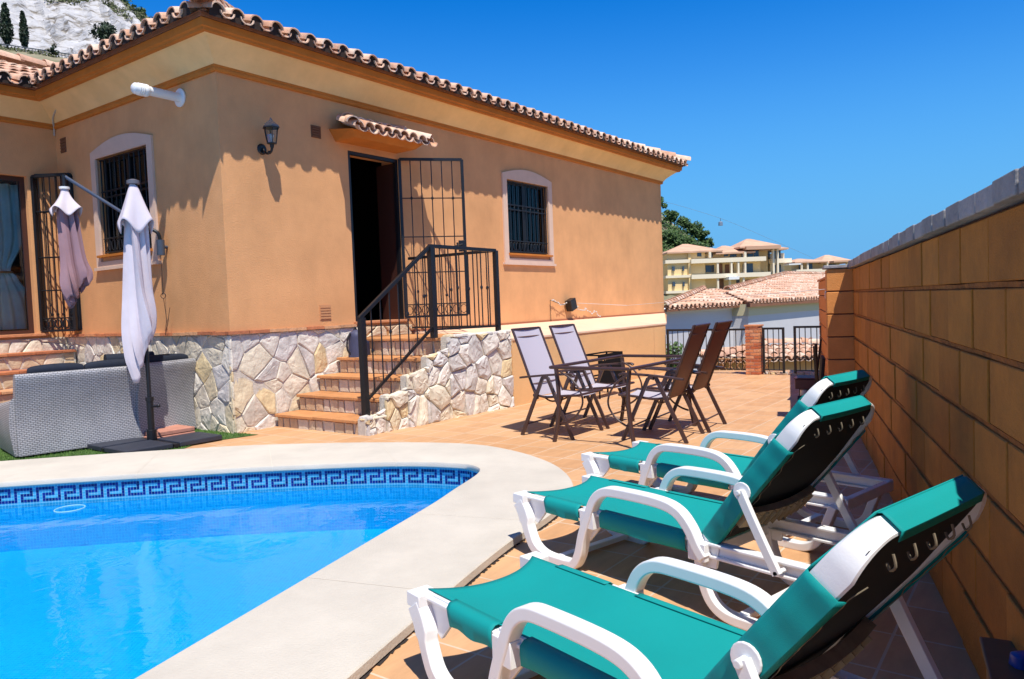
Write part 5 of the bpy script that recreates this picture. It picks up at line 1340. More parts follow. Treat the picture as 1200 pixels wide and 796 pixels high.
folded_cloth(mb, 1.62, EX.z - .10, lambda j: .10 * min(1, .2 + j * 6) + .03 * j + .03 * math.exp(-((j - .84) / .12) ** 2) - .03 * max(0, j - .92) / .08, 8, 7, .6, axis=lambda z: (EX.x + .05 * (EX.z - z) + .05 * max(0, 1.95 - z), EX.y), twist=.6, bottom=lambda a: -.10 * math.cos(a + 2.8) + .05 * math.cos(3 * a))
mb.build('canopy', M_canopymauve, wm, smooth=18, solid=.003, fixn=False)
mb = MB()
def cap2(i, j):
    a = i * 2 * math.pi; r = (.035 + .125 * j ** 1.25) * (1 + .16 * math.cos(4 * a + .3) * j); return Vector((EX.x + r * math.cos(a), EX.y + r * math.sin(a), EX.z + .01 - .27 * j ** .8 + .05 * math.cos(4 * a + .3) * j))
mb.grid(cap2, 48, 12); mb.build('vent_cap', M_canopywhite, wm, smooth=70, solid=.003, fixn=False)
mb = MB(); mb.tube([EX + Vector((0, 0, .0)), EX + Vector((0, 0, .025))], .055, 14); mb.build('top_plate', M_plastic, wm, smooth=40)
mb = MB(); a_ = B0 + Vector((-.02, -.07, -.1)); mb.tube([a_, a_ + Vector((0, 0, -.45))], .003, 5); mb.tube([a_ + Vector((.03 * math.cos(t_ * .6), 0, -.48 + .03 * math.sin(t_ * .6))) for t_ in range(10)], .004, 5, closed=True)
mb.tube(cr([a_ + Vector((0, 0, -.51)), a_ + Vector((.02, 0, -.75)), a_ + Vector((.0, 0, -.95)), a_ + Vector((.07, 0, -.62))], 5), .003, 5); mb.build('crank_cord', M_iron, wm)

# ------------------------------------------------------------------ things on the walls
la = thing('wall_lantern', 'black wall lantern with clear panes near the house corner', 'lantern', H(.545, 0, 3.22), HA)
mb = MB(); mb.tube([(0, -.002, .0), (0, -.022, .0)], [.065, .05], 14); mb.tube(cr([(0, -.02, .0), (0, -.09, -.06), (0, -.17, -.05), (0, -.19, .0)], 5), .014, 8); mb.ball((0, -.14, -.055), .022, n=8, m=5); mb.build('bracket', M_iron, la, smooth=50)
mb = MB(); mb.tube([(0, -.19, -.01), (0, -.19, .03), (0, -.19, .045)], [.02, .03, .055], 6); 
for k in range(6): a = k * math.pi / 3; mb.tube([(.055 * math.cos(a), -.19 + .055 * math.sin(a), .045), (.082 * math.cos(a), -.19 + .082 * math.sin(a), .21)], .005, 5)
mb.tube([(0, -.19, .21), (0, -.19, .222)], [.10, .10], 6); mb.tube([(0, -.19, .035), (0, -.19, .045)], [.06, .06], 6); mb.build('cage', M_iron, la)
mb = MB(); mb.tube([(0, -.19, .222), (0, -.19, .245), (0, -.19, .285), (0, -.19, .30), (0, -.19, .33)], [.098, .085, .035, .022, .006], 6); mb.build('hood', mat('blue black lantern hood', (.03, .035, .05), .25, spec=.8), la)
mb = MB(); mb.tube([(0, -.19, .05), (0, -.19, .21)], [.052, .078], 6, caps=False); mb.build('panes', glass_mat('lantern glass', (.8, .85, .9)), la)
mb = MB(); mb.tube([(0, -.19, .05), (0, -.19, .09), (0, -.19, .13), (0, -.19, .15)], [.015, .016, .03, .012], 10); mb.build('bulb', mat('frosted bulb', (.7, .7, .68), .3), la, smooth=50)

pp = thing('flue_pipe', 'white flue pipe with ribbed end sticking out of the side wall', 'flue', H(0, .70, 3.83), HA)
mb = MB(); mb.tube([(-.002, 0, 0), (-.02, 0, 0)], .105, 24); mb.build('flange', M_plastic, pp, smooth=40, bevel=.004)
mb = MB(); mb.tube([(-.02, 0, 0), (-.40, 0, .005)], .05, 20); mb.build('tube', M_plastic, pp, smooth=40)
mb = MB(); mb.tube([(-.38, 0, 0), (-.40, 0, 0), (-.415, 0, 0), (-.43, 0, 0), (-.44, 0, 0), (-.445, 0, 0), (-.46, 0, 0), (-.465, 0, 0), (-.48, 0, 0), (-.485, 0, 0), (-.50, 0, 0), (-.505, 0, 0), (-.54, 0, 0), (-.56, 0, 0)], [.055, .068, .068, .068, .058, .068, .068, .058, .068, .058, .068, .062, .06, .04], 20); mb.build('ribbed_cowl', M_plastic, pp, smooth=50)

hr = thing('garden_light', 'black garden spotlight clipped on the front wall with trailing string lights', 'spotlight', H(7.15, 0, 1.27), HA)
mb = MB(); mb.box(-.10, .10, -.16, -.03, -.10, .11, M=Matrix.Rotation(R_(-18), 4, 'Y')); mb.build('head', M_iron, hr, bevel=.012)
mb = MB(); mb.tube([(0, -.002, 0), (0, -.04, 0)], .03, 8); mb.tube(cr([(-.62, -.03, .10), (-.62, -.03, -.20), (-.60, -.03, -.36)], 4), .005, 5); mb.tube(cr([(-.62, -.04, .10), (-.35, -.06, .03), (-.15, -.08, .0)], 4), .005, 5)
mb.build('bracket', M_iron, hr)
mb = MB(); r8 = random.Random(8)
lp = [Vector((-.60 + 1.75 * k / 33, -.05 - r8.uniform(0, .04), .08 - .30 * k / 33 + .03 * math.sin(k / 1.1) + r8.uniform(-.02, .02))) for k in range(34)]
for p in lp: mb.ball(p, .016, n=6, m=4)
mb.tube(lp, .004, 5)
mb.build('light_string', mat('pale plastic beads', (.62, .60, .56), .4), hr)

# backpack on the fourth step
bk_ = thing('backpack', 'navy blue backpack standing on an upper step of the stairs', 'backpack', H(1.60, -.30, .737), HA + R_(10))
def pack(mb, w, d, h, cx=0, cy=0, cz=0, n=20, m=12):
    rings = []
    for j in range(m + 1):
        t = j / m; z = h * t; sc = (1 - .12 * t) * (1 if t < .8 else math.sqrt(max(.02, 1 - ((t - .8) / .2) ** 2 * .9)))
        rings.append([Vector((cx + w / 2 * sc * math.copysign(abs(math.cos(2 * math.pi * k / n)) ** .55, math.cos(2 * math.pi * k / n)), cy + d / 2 * sc * math.copysign(abs(math.sin(2 * math.pi * k / n)) ** .55, math.sin(2 * math.pi * k / n)), cz + z)) for k in range(n)])
    mb.loft(rings, caps=True)
mb = MB(); pack(mb, .24, .19, .34); mb.build('body', mat('slate blue nylon', (.055, .06, .115), .6, var=.2, vs=10, bump=.3), bk_, smooth=60)
mb = MB(); pack(mb, .17, .07, .19, 0, -.11, .02); mb.build('front_pocket', mat('dark navy nylon', (.02, .022, .045), .6), bk_, smooth=60)
mb = MB(); mb.tube(cr([(-.11, .02, .30), (-.15, .04, .22), (-.145, .05, .10), (-.11, .03, .04)], 4), .012, 6); mb.tube(cr([(-.03, .03, .335), (0, .03, .375), (.03, .03, .335)], 4), .008, 6); mb.build('straps', mat('black webbing', (.012, .012, .016), .8), bk_, smooth=60)

# floating ring in the pool, and the corner box in the shade of the wall
mb = MB(); mb.tube([(.105 * math.cos(a * math.pi / 16), .105 * math.sin(a * math.pi / 16), 0) for a in range(32)], .004, 8, closed=True)
tag(mb.build('pool_ring', thin_plastic('translucent aqua plastic', (.55, .85, .88)), loc=(-3.50, 5.80, WZ + .004), smooth=60), 'thin aqua ring floating by the far pool wall', 'ring')
cb = thing('wooden_step_box', 'low orange brown wooden box in the shade beside the block wall', 'box', (1.40, 1.90, 0), R_(-27))
mb = MB(); mb.box(-.16, .16, -.17, .17, .0, .285); mb.build('body', mat('varnished pine', (.42, .20, .06), .5, var=.3, vs=6), cb, bevel=.006)
mb = MB(); mb.box(-.175, .175, -.185, .185, .288, .305); mb.build('lid', mat('dark stained pine', (.16, .075, .03), .5, var=.3, vs=6), cb, bevel=.005)
mb = MB(); pack(mb, .07, .05, .035); o = mb.build('blue_float', mat('blue plastic', (.01, .05, .30), .35), smooth=60, loc=(1.335, 1.96, .306)); tag(o, 'small round blue plastic piece on the wooden box lid', 'plastic float')
mb = MB(); pack(mb, .11, .08, .07); o = mb.build('blue_tub', mat('blue plastic', (.01, .05, .30), .35), smooth=60, loc=(1.43, 1.90, .306)); tag(o, 'larger blue plastic tub on the wooden box lid', 'plastic tub')

# ------------------------------------------------------------------ land beyond the terrace
from mathutils import noise
def lerp_tab(tab, x):
    if x <= tab[0][0]: return tab[0][1]
    for k in range(len(tab) - 1):
        if x <= tab[k + 1][0]: t = (x - tab[k][0]) / (tab[k + 1][0] - tab[k][0]); return tab[k][1] + (tab[k + 1][1] - tab[k][1]) * t
    return tab[-1][1]
CREST = [(-180, 0), (-100, 10), (-70, 62), (-45, 76), (-33, 72), (-28.5, 67), (-26, 64.5), (-24.2, 61), (-22, 56.5), (-10, 42), (0, 31), (8, 23.5), (11.5, 20), (13, 17), (14.8, 12.0), (16.5, 5.5), (19, 3), (40, 2), (75, 0), (180, 0)]
def ground_h(az, r):
    """height of the land; az in degrees clockwise from the view direction"""
    zc = lerp_tab(CREST, az); w = max(0, min(1, (-6 - az) / 8)) if az < 0 else 0
    left = lerp_tab([(0, -3.4), (28, -3.4), (97, min(36.7 - .43 * (az + 34.3), zc * .6)), (104, min(36.9 - .43 * (az + 34.3), zc * .6)), (155, zc), (200, zc * .9), (420, -4), (5000, -30)], r)
    right = lerp_tab([(0, -3.4), (45, -3.4), (108, -1.0), (118, 1.5), (135, 2.6), (160, zc), (210, zc * .85), (420, -6), (5000, -30)], r)
    z = left * w + right * (1 - w)
    k = max(0, min(1, (r - 40) / 60)) * (1 if r < 400 else .2)
    flat = 1 - (1 if 95 < r < 106 else 0) * w
    return z + k * flat * (1.1 * noise.noise(Vector((az * .35, r * .05, 1))) + .45 * noise.noise(Vector((az * 1.3, r * .2, 4))))
def pol(az, d, dz=0):
    r = d / math.cos(R_(min(abs(az), 46)))   # d: distance measured along the view axis
    return Vector((r * math.sin(R_(az)), r * math.cos(R_(az)), ground_h(az, d) + dz))
def sheet(name, azs, rs, m, label=None):
    mb = MB(); mb.grid(lambda i, j: pol(azs[int(round(i * (len(azs) - 1)))], rs[int(round(j * (len(rs) - 1)))]), len(azs) - 1, len(rs) - 1)
    o = mb.build(name, m, smooth=80, fixn=False); tag(o, kind='structure'); return o
fr_az = [-44 + .5 * k for k in range(0, 73)]
M_land = mat('dry hillside earth', (.30, .26, .18), .95, var=.5, vs=.35, bump=.8, bs=1.5, col2=(.15, .15, .07))
rs1 = [0, 6, 15, 24, 30, 38, 46, 55, 64, 73, 82, 90, 97]; rs_far = rs1 + [100, 104, 110, 117, 125, 135, 145, 155, 165, 180, 200, 240, 300, 420, 700, 1200, 2500, 4500]
sheet('terrain', [-8 + .5 * k for k in range(0, 125)] + [60 + 4 * k for k in range(0, 31)], rs_far, M_land)
sheet('hill_foot', [-180 + 4 * k for k in range(34)] + fr_az, rs1, M_land)
sheet('hill_back', [-180 + 4 * k for k in range(34)], rs_far[12:], M_land)
sheet('hill_top', fr_az, [165, 180, 200, 240, 300, 420, 700, 1200, 2500, 4500], M_land)
# rock face
m = bpy.data.materials.new('pale quarry rock'); m.use_nodes = True; nt = m.node_tree; N = nt.nodes; L = nt.links
b = N['Principled BSDF']; b.inputs['Roughness'].default_value = .95; tc = N.new('ShaderNodeTexCoord')
mp = N.new('ShaderNodeMapping'); mp.inputs['Rotation'].default_value = (0, R_(35), R_(20)); mp.inputs['Scale'].default_value = (.12, .12, .5); L.new(tc.outputs['Object'], mp.inputs['Vector'])
n1 = N.new('ShaderNodeTexNoise'); n1.inputs['Scale'].default_value = 1.6; n1.inputs['Detail'].default_value = 10; n1.inputs['Roughness'].default_value = .68; L.new(mp.outputs[0], n1.inputs['Vector'])
rp = N.new('ShaderNodeValToRGB'); e = rp.color_ramp.elements; e[0].position = .35; e[0].color = (.06, .05, .035, 1); e[1].position = .50; e[1].color = (.50, .49, .49, 1)
x_ = e.new(.42); x_.color = (.27, .24, .20, 1); x_ = e.new(.7); x_.color = (.62, .61, .60, 1)
L.new(n1.outputs['Fac'], rp.inputs['Fac']); L.new(rp.outputs[0], b.inputs['Base Color'])
bp = N.new('ShaderNodeBump'); bp.inputs['Strength'].default_value = .9; bp.inputs['Distance'].default_value = 1.2; L.new(n1.outputs['Fac'], bp.inputs['Height']); L.new(bp.outputs[0], b.inputs['Normal'])
faz = [-44 + .25 * k for k in range(0, 145)]
frs = [104 + 1.5 * k for k in range(0, 35)]
mb = MB()
def rock(i, j):
    az = faz[int(round(i * 144))]; r = frs[int(round(j * 34))]; p = pol(az, r); 
    k = 1 if 0 < j < 1 else 0
    n_ = noise.noise(Vector((az * 1.1 + r * .12, r * .10, 7))) * 2.2 + noise.noise(Vector((az * 3.1 + r * .3, r * .35, 3))) * 1.0
    return p + Vector((0, -.6, .8)) * n_ * k
mb.grid(rock, 144, 34); tag(mb.build('rock_hillside', m, smooth=35, fixn=False), kind='structure')
mb = MB(); mb.grid(lambda i, j: pol(fr_az[int(round(i * 72))], (97, 104)[int(round(j))]), 72, 1); tag(mb.build('hill_road', mat('asphalt', (.06, .06, .06), .9, var=.2, vs=1), fixn=False), kind='structure')
# dry scrub along the crest and the road verge
def leafball(mb, c, rx, ry, rz, n, size, rg, hollow=.35):
    for k in range(n):
        while True:
            v = Vector((rg.uniform(-1, 1), rg.uniform(-1, 1), rg.uniform(-1, 1)))
            if hollow < v.length < 1: break
        v.x *= rx; v.y *= ry; v.z *= rz; p = Vector(c) + v
        a = Vector((rg.uniform(-1, 1), rg.uniform(-1, 1), rg.uniform(-1, 1))).normalized(); b_ = a.orthogonal().normalized(); s_ = size * rg.uniform(.6, 1.4)
        mb.add([p - a * s_, p + b_ * s_ * .5, p + a * s_, p - b_ * s_ * .5], [(0, 1, 2, 3)])
rg = random.Random(77); mb = MB()
for k in range(420):
    az = rg.uniform(-30.5, -21.5); r = rg.uniform(146, 158); leafball(mb, pol(az, r, rg.uniform(-.2, .5)), rg.uniform(.6, 1.6), rg.uniform(.6, 1.4), rg.uniform(.3, .8), 14, .3, rg)
for k in range(90):
    az = rg.uniform(-36, -26); r = rg.uniform(96, 98.5); leafball(mb, pol(az, r, .1), rg.uniform(.4, .9), .6, rg.uniform(.2, .5), 14, .18, rg)
tag(mb.build('dry_scrub', M_dryleaf, fixn=False), kind='stuff')
def ray_az(px, py=40): return math.degrees(math.atan2(px - 600 + .038 * (398 - py), 879 + .0465 * (398 - py)))
def tree(name, label, cat, az, r, h, crown, trunk_r, mleaf, group=None, trunk_h=None):
    t = thing(name, label, cat, pol(az, r), 0, group); mb = MB(); th = trunk_h or h * .25
    mb.tube([(0, 0, -.4), (.05, 0, th), (0, .05, h * .7)], [trunk_r, trunk_r * .8, trunk_r * .25], 7)
    for k in range(4): a = k * 1.7; mb.tube([(0, 0, th * (.9 + .15 * k)), (.25 * h * .4 * math.cos(a), .25 * h * .4 * math.sin(a), th + h * .25 + .1 * k * h * .3)], [trunk_r * .4, trunk_r * .1], 5)
    mb.build('trunk', M_bark, t, smooth=50)
    mb = MB(); crown(mb); mb.build('crown', mleaf, t, fixn=False); return t
def cyp(h, w, seed):
    rg_ = random.Random(seed)
    def f(mb):
        for k in range(26):
            t_ = (k + .5) / 26; z = h * (.20 + .80 * t_); rr_ = w * (math.sin(min(1, t_ * 2.2 + .15) * 1.57)) * (1 - t_) ** .55 + .05
            leafball(mb, (rg_.uniform(-.1, .1) * w, rg_.uniform(-.1, .1) * w, z), rr_, rr_, h * .035, 90, .16, rg_, .2)
    return f
tree('cypress_tree', 'wider dark cypress beside the road, left one of two on the pale hillside', 'tree', ray_az(8.5), 98.6, 6.3, cyp(6.3, 1.0, 1), .16, M_cypress, 'cypresses below the rock face', 1.3)
tree('cypress_tree', 'slim dark cypress beside the road, right one of two on the pale hillside', 'tree', ray_az(29), 98.6, 5.6, cyp(5.6, .65, 2), .13, M_cypress, 'cypresses below the rock face', 1.3)
def bushy(h, w, seed, n=16, sz=.2, nn=90):
    rg_ = random.Random(seed)
    def f(mb):
        for k in range(n):
            a = rg_.uniform(0, 6.28); q = rg_.uniform(0, .7) * w; z = h * rg_.uniform(.35, .88); s_ = w * rg_.uniform(.28, .5)
            leafball(mb, (q * math.cos(a), q * math.sin(a), z), s_, s_, s_ * .8, nn, sz, rg_, .3)
    return f
tree('round_tree', 'round dark tree rising behind the roof tiles against the pale rock', 'tree', ray_az(127), 99, 6.4, bushy(6.4, 2.0, 5, 24), .2, M_cypress, None, 2.0)
tree('small_tree', 'small thin tree on the road verge under the rock face', 'tree', ray_az(62), 96.5, 1.5, bushy(1.5, .7, 6, 9, .12, 50), .08, M_cypress, None, .6)
for k, (px, w, h) in enumerate(((148, 2.2, 2.2), (163, 2.0, 2.4), (176, 1.0, 1.3), (190, 1.2, 1.2), (140, 1.6, 1.8))):
    tree('hilltop_bush', ['broad green bush on the hilltop skyline, second from the left', 'tall green bush on the hilltop skyline, third from the left', 'tiny green bush on the hilltop skyline, fourth from the left', 'small green bush on the hilltop skyline nearest the roof ridge', 'green bush on the hilltop skyline, farthest left'][k], 'bush', ray_az(px), 157, h, bushy(h, w, 20 + k, 10, .25, 60), .1, M_leaf, 'bushes on the hilltop skyline', .4)
rd = thing('guard_rail', 'thin grey road guard rail crossing the hillside below the rock', 'guard rail', (0, 0, 0))
mb = MB(); mb.tube([pol(-36 + .5 * k, 97.6, .75) for k in range(22)], .07, 5); mb.tube([pol(-36 + .5 * k, 97.6, .45) for k in range(22)], .04, 5)
for k in range(60): p = pol(-36 + k * .18, 97.6, 0); mb.tube([p, p + Vector((0, 0, .8))], .04, 5)
mb.build('rail', mat('weathered steel', (.10, .12, .13), .6), rd)

# green hill trees at the right of the house
rg = random.Random(99)
specs = [(772, 246, 5.5, 2.6), (785, 258, 3.6, 2.0), (790, 253, 4.6, 1.2), (800, 262, 3.6, 2.6), (812, 266, 4.0, 2.8), (822, 274, 3.2, 2.4), (806, 272, 3.2, 2.6), (783, 268, 3.5, 2.8), (795, 272, 3.4, 2.6), (829, 280, 2.4, 2.0)]
labs = ['tall dark tree against the house wall on the green hill', 'dense dark tree low on the green hill slope', 'slender tree standing above its neighbours on the green hill', 'round tree on the crest of the green hill', 'broad tree on the right shoulder of the green hill', 'small tree near the lower right end of the green hill', 'bush below the crest of the green hill', 'bush at the left foot of the green hill', 'bush in the middle foot of the green hill', 'last low bush at the right end of the green hill']
for k, (px, py, h, w) in enumerate(specs):
    az = ray_az(px, py); r = 158 if k not in (6, 7, 8) else 150; h *= .85; w *= .8
    t = tree('hill_tree', labs[k], 'tree', az, r, h, bushy(h, w, 40 + k, 14, .32, 70), .15, M_leaf, 'trees on the green hill', h * .25)
mb = MB()
for k in range(260):
    az = rg.uniform(11.0, 15.6); r = rg.uniform(138, 158); leafball(mb, pol(az, r, .4), rg.uniform(.8, 1.8), rg.uniform(.8, 1.6), rg.uniform(.5, 1.1), 30, .3, rg)
tag(mb.build('hill_undergrowth', M_leaf, fixn=False), kind='stuff')

# ------------------------------------------------------------------ neighbouring house beyond the fence
NA = R_(90 - 41.5); ND = Vector((math.cos(NA), math.sin(NA), 0)); NN = Vector((-ND.y, ND.x, 0)); NP = Vector((4.16, 20.0, 0)) - ND * 3.5
nh = thing('neighbour_house', 'pale neighbouring house with long hipped clay tile roof beyond the fence', 'house', NP, NA)
# local x along the wall away from us, y behind it (away from the camera)
def hip_roof(root, x0, x1, y0, y1, ze, slope, seed, per=.26, name='roof_tiles', rows_side=None):
    ov = .35; X0, X1, Y0, Y1 = x0 - ov, x1 + ov, y0 - ov, y1 + ov; hw = (Y1 - Y0) / 2; sl_ = math.tan(R_(slope)); LL = X1 - X0
    mb = MB(); a = Slope((X0, Y0), (X1, Y0), (0, 1), ze, sl_); tile_rows(mb, a, .05, LL - .05, lambda t: (0, min(hw, t, LL - t)), per=per, seed=seed, fine=False, tlen=.4)
    b_ = Slope((X0, Y0), (X0, Y1), (1, 0), ze, sl_); tile_rows(mb, b_, .05, (Y1 - Y0) - .05, lambda t: (0, min(hw, t, (Y1 - Y0) - t)), per=per, seed=seed + 1, fine=False, tlen=.4)
    mb.build(name, M_tile, root, smooth=50, fixn=False)
    zt_ = ze + hw * sl_; A, B_ = (X0 + hw, Y0 + hw, zt_), (X1 - hw, Y0 + hw, zt_)
    mb = MB(); mb.add([(X0, Y0, ze), (X1, Y0, ze), (X1, Y1, ze), (X0, Y1, ze), A, B_], [(0, 1, 5, 4), (1, 2, 5), (2, 3, 4, 5), (3, 0, 4), (0, 3, 2, 1)]); mb.build('roof_deck', M_tile_dark, root, fixn=False)
    mb = MB(); up_ = Vector((0, 0, .09)); caps_line(mb, Vector((X0, Y0, ze)) + up_, Vector(A) + up_, 3, .11); caps_line(mb, Vector((X1, Y0, ze)) + up_, Vector(B_) + up_, 4, .11); caps_line(mb, Vector(A) + up_, Vector(B_) + up_, 5, .11); mb.build('ridge_caps', M_tile, root, smooth=50, fixn=False)
s12 = math.tan(R_(12))
ra = Slope((2.7, -.35), (10.4, -.35), (0, 1), 1.05, s12); rb_ = Slope((6.9, -.8), (31, -.8), (0, 1), 1.10, s12)
mb = MB(); tile_rows(mb, ra, .05, 7.6, lambda t: (0, min(2.2, .02 + t * .345)), per=.25, seed=31, fine=False, tlen=.4); mb.build('roof_tiles', M_tile, nh, smooth=50, fixn=False)
mb = MB(); tile_rows(mb, rb_, .05, 24., lambda t: (0, (t * .85 if t < 1.9 else 1.61 + (t - 1.9) * .261) if t < 17.1 else 5.6), per=.25, seed=35, fine=False, tlen=.4); mb.build('roof_tiles', M_tile, nh, smooth=50, fixn=False)
PA = [(2.7, -.35, 1.04), (10.4, -.35, 1.04), (10.4, 1.85, 1.04 + 2.2 * s12), (9.2, 1.85, 1.04 + 2.2 * s12)]; PB = [(6.9, -.8, 1.09), (31, -.8, 1.09), (31, 4.8, 1.09 + 5.6 * s12), (24, 4.8, 1.09 + 5.6 * s12), (8.8, .81, 1.09 + 1.61 * s12)]
for PQ in (PA, PB):
    mb = MB(); k = len(PQ); mb.add(PQ + [(x, y, min(z, 1.0) - .02) for x, y, z in PQ], [tuple(range(k)), tuple(range(2 * k - 1, k - 1, -1))] + [(q, (q + 1) % k, k + (q + 1) % k, k + q) for q in range(k)]); mb.build('roof_deck', M_tile_dark, nh, fixn=False)
mb = MB(); u9 = Vector((0, 0, .10))
caps_line(mb, Vector(PA[0]) + u9, Vector(PA[3]) + u9, 3, .11); mb.build('ridge_cap_row', M_tile, nh, smooth=50, fixn=False); mb = MB(); caps_line(mb, Vector(PB[4]) + u9, Vector(PB[3]) + u9, 5, .12); caps_line(mb, Vector(PB[3]) + u9, Vector(PB[2]) + u9, 5, .12); mb.build('ridge_cap_row', M_tile, nh, smooth=50, fixn=False)
mb = MB(); mb.box(3.0, 7.2, -.1, 3.0, -3.4, .92); mb.build('wall', M_nbwall, nh); mb = MB(); mb.box(7.2, 30, -.60, 5.5, -3.4, .72); mb.build('wall', M_nbwall, nh)
mb = MB(); mb.box(7.18, 30.02, -.63, 5.5, .722, 1.06); mb.build('cornice', mat('cornice tile glow', (.62, .55, .34), .8), nh); mb = MB(); mb.box(2.95, 7.17, -.15, 3.0, .922, 1.02); mb.build('cornice', M_white, nh)  # yellow puts the roof tiles' reflected glow into this band's colour
w_ = bpy.data.objects.new('window', None); COL.objects.link(w_); w_.parent = nh
mb = MB(); wx0, wx1, wz0, wz1 = 5.75, 6.6, .45, .87
for q in ((wx0, wx1, wz1 - .05, wz1), (wx0, wx1, wz0, wz0 + .04), (wx0, wx0 + .06, wz0 + .04, wz1 - .05), (wx1 - .06, wx1, wz0 + .04, wz1 - .05), ((wx0 + wx1) / 2 + .15, (wx0 + wx1) / 2 + .20, wz0 + .04, wz1 - .05)): mb.box(q[0], q[1], -.05, -.004, q[2], q[3])
mb.build('frame', mat('mahogany window frame', (.07, .03, .025), .5), w_)
mb = MB(); mb.box(wx0 + .06, wx1 - .06, -.02, -.003, wz0 + .04, wz1 - .05); mb.build('pane', M_glassdark, w_)
# low tiled outbuilding just behind the gate
ob = thing('outbuilding', 'low ochre outbuilding with clay tile roof right behind the gate', 'outbuilding', (4.75, 15.6, 0), R_(-8))
mb = MB(); mb.box(-.3, 2.6, 0, 2.0, -3.4, -.05); mb.build('wall', M_stucco_low, ob)
hip_roof(ob, -.3, 2.6, 0, 2.0, -.03, 8, 41, per=.17)
pl = thing('green_shrub', 'leafy green shrub behind the railing beside the house corner', 'shrub', (3.15, 14.4, -.9))
mb = MB(); mb.tube([(0, 0, -.5), (0, 0, .8)], .03, 6); mb.build('stem', M_bark, pl); mb = MB(); r9 = random.Random(12)
for k in range(9): leafball(mb, (r9.uniform(-.35, .25), r9.uniform(-.2, .3), r9.uniform(.5, 1.25)), .22, .22, .20, 90, .045, r9, .2)
mb.build('foliage', M_leaf, pl, fixn=False)

# ------------------------------------------------------------------ apartment buildings on the far slope
M_apt = mat('pale yellow apartment render', (.84, .62, .30), .85, var=.08, vs=.3); M_aptw = mat('white apartment trim', (.82, .71, .52), .8, var=.05, vs=.3); M_aroof = mat('pink clay roof', (.66, .40, .26), .85, var=.25, vs=.6, bump=.5, bs=6)
M_awin = mat('apartment glazing', (.05, .07, .10), .15, spec=.8); M_adoor = mat('brown roller shutter', (.22, .10, .05), .7)
def apt(label, D, az_rot, x0p):
    t = thing('apartment_building', label, 'building', (0, 0, 0)); return t
class Far:
    """helper: the building stands at distance D; px, py of the survey sketch give x and z of its front in metres"""
    def __init__(s, D, root): s.D = D; s.k = D / 880.; s.root = root
    def X(s, px): return (px - 596.5) * s.k
    def Z(s, px, py): return 1.32 + (380 - .038 * px - py) * s.k
    def box(s, name, px0, px1, py0, py1, d0, d1, m):
        pm = (px0 + px1) / 2; mb = MB(); mb.box(s.X(px0), s.X(px1), s.D + d0, s.D + d1, s.Z(pm, py1), s.Z(pm, py0)); return mb.build(name, m, s.root)
    def roof(s, name, px0, px1, pye, pyr, d0, d1, m, inset=.35):
        pm = (px0 + px1) / 2; x0, x1, y0, y1 = s.X(px0), s.X(px1), s.D + d0, s.D + d1; z0, z1 = s.Z(pm, pye), s.Z(pm, pyr); i_ = min((x1 - x0) * .45, (y1 - y0) * inset)
        mb = MB(); ym = (y0 + y1) / 2
        mb.add([(x0, y0, z0), (x1, y0, z0), (x1, y1, z0), (x0, y1, z0), (x0 + i_, ym, z1), (x1 - i_, ym, z1), (x0, y0, z0 - .25), (x1, y0, z0 - .25), (x1, y1, z0 - .25), (x0, y1, z0 - .25)],
               [(0, 1, 5, 4), (1, 2, 5), (2, 3, 4, 5), (3, 0, 4), (6, 7, 1, 0), (7, 8, 2, 1), (8, 9, 3, 2), (9, 6, 0, 3), (6, 9, 8, 7)]); return mb.build(name, m, s.root, fixn=False)
aa = thing('apartment_building', 'long cream and yellow apartment block with three floors of white balconies', 'building', (0, 0, 0)); F = Far(120, aa)
F.box('wall', 782, 826, 296, 352, .45, 12, M_apt); F.box('wall', 826.2, 893, 296, 352, 1.3, 12, M_apt); F.box('wall', 806, 809, 296, 352, .05, .44, M_apt)
F.roof('roof', 781, 846, 295, 283, -.3, 13, M_aroof); F.roof('roof', 838, 884, 296, 285, -.2, 13, M_aroof)
F.box('tower_wall', 868, 905, 290, 352, 2.6, 11, M_apt); F.roof('tower_roof', 866, 914, 289, 277, -.2, 12, M_aroof); F.box('pergola', 872, 912, 289, 293, -.8, 2.5, mat('pergola timber', (.55, .32, .2), .8))
for (a, b_, c, d, y0) in ((779, 808, 305, 309, .0), (808, 895, 303, 308, -.7), (779, 812, 323, 326, .0), (808, 900, 321, 326, -.7), (779, 812, 341, 344, .0), (812, 892, 340, 344, -.5)): F.box('balcony', a, b_, c, d, y0, 2.6, M_aptw)
for px in (829, 870): F.box('column', px, px + 2.5, 296, 303, -.6, .2, M_aptw)
for px in (838, 854, 862, 870): F.box('column', px, px + 2, 308, 321, -.6, .1, M_aptw)
for px in (838, 852, 868): F.box('column', px, px + 2, 326, 340, -.5, .1, M_aptw)
for (a, b_, c, d) in ((817, 822, 296.5, 301), ): F.box('window', a, b_, c, d, .38, .44, M_awin)
for (a, b_, c, d) in ((833, 837, 296, 301), (850, 855, 295, 300.5), (857, 865, 294, 301)): F.box('window', a, b_, c, d, 1.2, 1.29, M_awin)
for (a, b_, c, d, q) in ((871, 877, 292, 303, 1.15), (878, 884, 292, 303, 1.15), (885, 891, 292, 303, 1.15), (787, 790, 313, 318, .1), (799, 801, 313, 318, .1), (828, 838, 311, 319, 1.2), (872, 884, 309, 320, 1.2), (787, 790, 331, 336, .1), (799, 801, 331, 336, .1), (864, 868, 328, 339, 1.2)): F.box('window', a, b_, c, d, q, 1.29 if q > 1 else .44, M_awin)
for (a, b_, c, d) in ((841, 848, 309, 321), (851, 861, 310, 320), (874, 884, 328, 340), (843, 849, 327, 340)): F.box('shutter', a, b_, c, d, 1.2, 1.29, M_adoor)
F.box('awning', 848, 860, 325, 328.5, -2.2, .5, M_white)
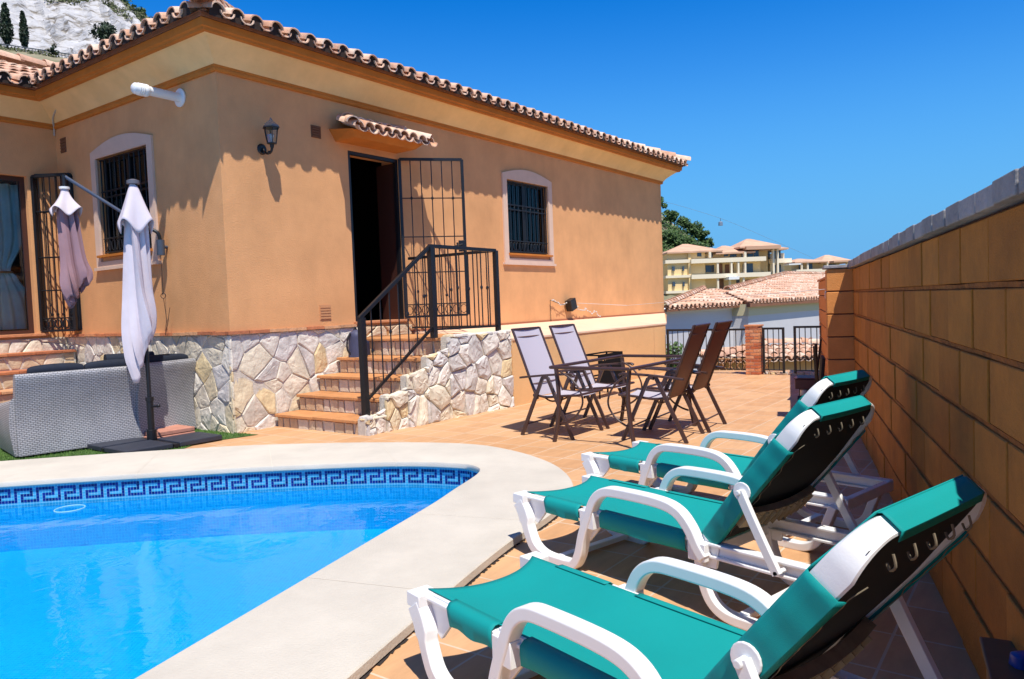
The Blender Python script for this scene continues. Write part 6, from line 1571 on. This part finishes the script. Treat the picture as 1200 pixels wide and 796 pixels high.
F.box('wall', 890, 912, 300, 352, 4.5, 12, M_apt); F.roof('side_roof', 892, 926, 291, 284.5, 1.0, 12, M_aroof)
for px in (905, 910): F.box('column', px, px + 2, 291, 327, .2, .8, M_aptw)
F.box('wall', 909, 926, 296, 345, 3.0, 11, M_aptw); F.box('balcony', 906, 930, 303, 308, 1.2, 3, M_aptw); F.box('balcony', 910, 934, 320, 326, 1.2, 3, M_aptw)
for (a, b_, c, d) in ((912, 921, 293, 303), (913, 921, 310, 319), (904, 908, 292, 301)): F.box('window', a, b_, c, d, 2.7, 2.95, M_awin)
F.box('parasol', 922, 936, 309.5, 311, -.5, 2.0, M_white)
ab = thing('apartment_building', 'smaller yellow apartment block with pergola roof at the right', 'building', (0, 0, 0)); F = Far(150, ab)
F.box('wall', 930, 968, 307, 345, 2, 12, M_apt); F.roof('roof', 929, 968, 307, 301.5, -.5, 13, M_aroof); F.roof('roof', 962, 1004, 307, 297, .5, 12, M_aroof); F.box('pergola', 972, 1002, 306, 308, -1.5, 4, mat('pergola timber', (.55, .32, .2), .8))
F.box('wall', 966, 990, 308, 345, 3, 11, mat('olive cream render', (.50, .46, .28), .8)); F.box('window', 976, 985, 309.5, 312.5, 2.7, 2.95, M_awin)
for px in (937, 944, 967, 990, 1000): F.box('column', px, px + 1.5, 307, 322, -.3, .3, M_aptw)
F.box('balcony', 931, 968, 316, 321, -.4, 2.0, M_aptw)
for (a, b_, c, d) in ((939, 943, 309, 316), (949, 955, 309, 316)): F.box('window', a, b_, c, d, 1.8, 1.98, M_awin)
# cable car line
cl = thing('cable_line', 'thin overhead cable crossing the sky above the apartments', 'cable', (0, 0, 0))
def cpt(px, py, D): return Vector(((px - 595) * D / 880., D, 1.32 + (380 - .038 * px - py) * D / 880.))
mb = MB(); mb.tube(cr([cpt(770, 235, 190), cpt(843, 257, 200), cpt(900, 281, 210), cpt(950, 303, 220)], 8), .035, 4); mb.build('cable', mat('steel cable', (.22, .28, .34), .6), cl)
gd = thing('cable_gondola', 'tiny gondola hanging from the overhead cable', 'gondola', cpt(843, 257, 200))
mb = MB(); mb.tube([(0, 0, 0), (0, 0, -.9)], .06, 5); mb.build('hanger', M_brown, gd); mb = MB(); pack(mb, 1.1, 1.1, 1.1, 0, 0, -1.9); mb.build('cabin', mat('grey blue cabin', (.16, .22, .30), .5), gd, smooth=50)
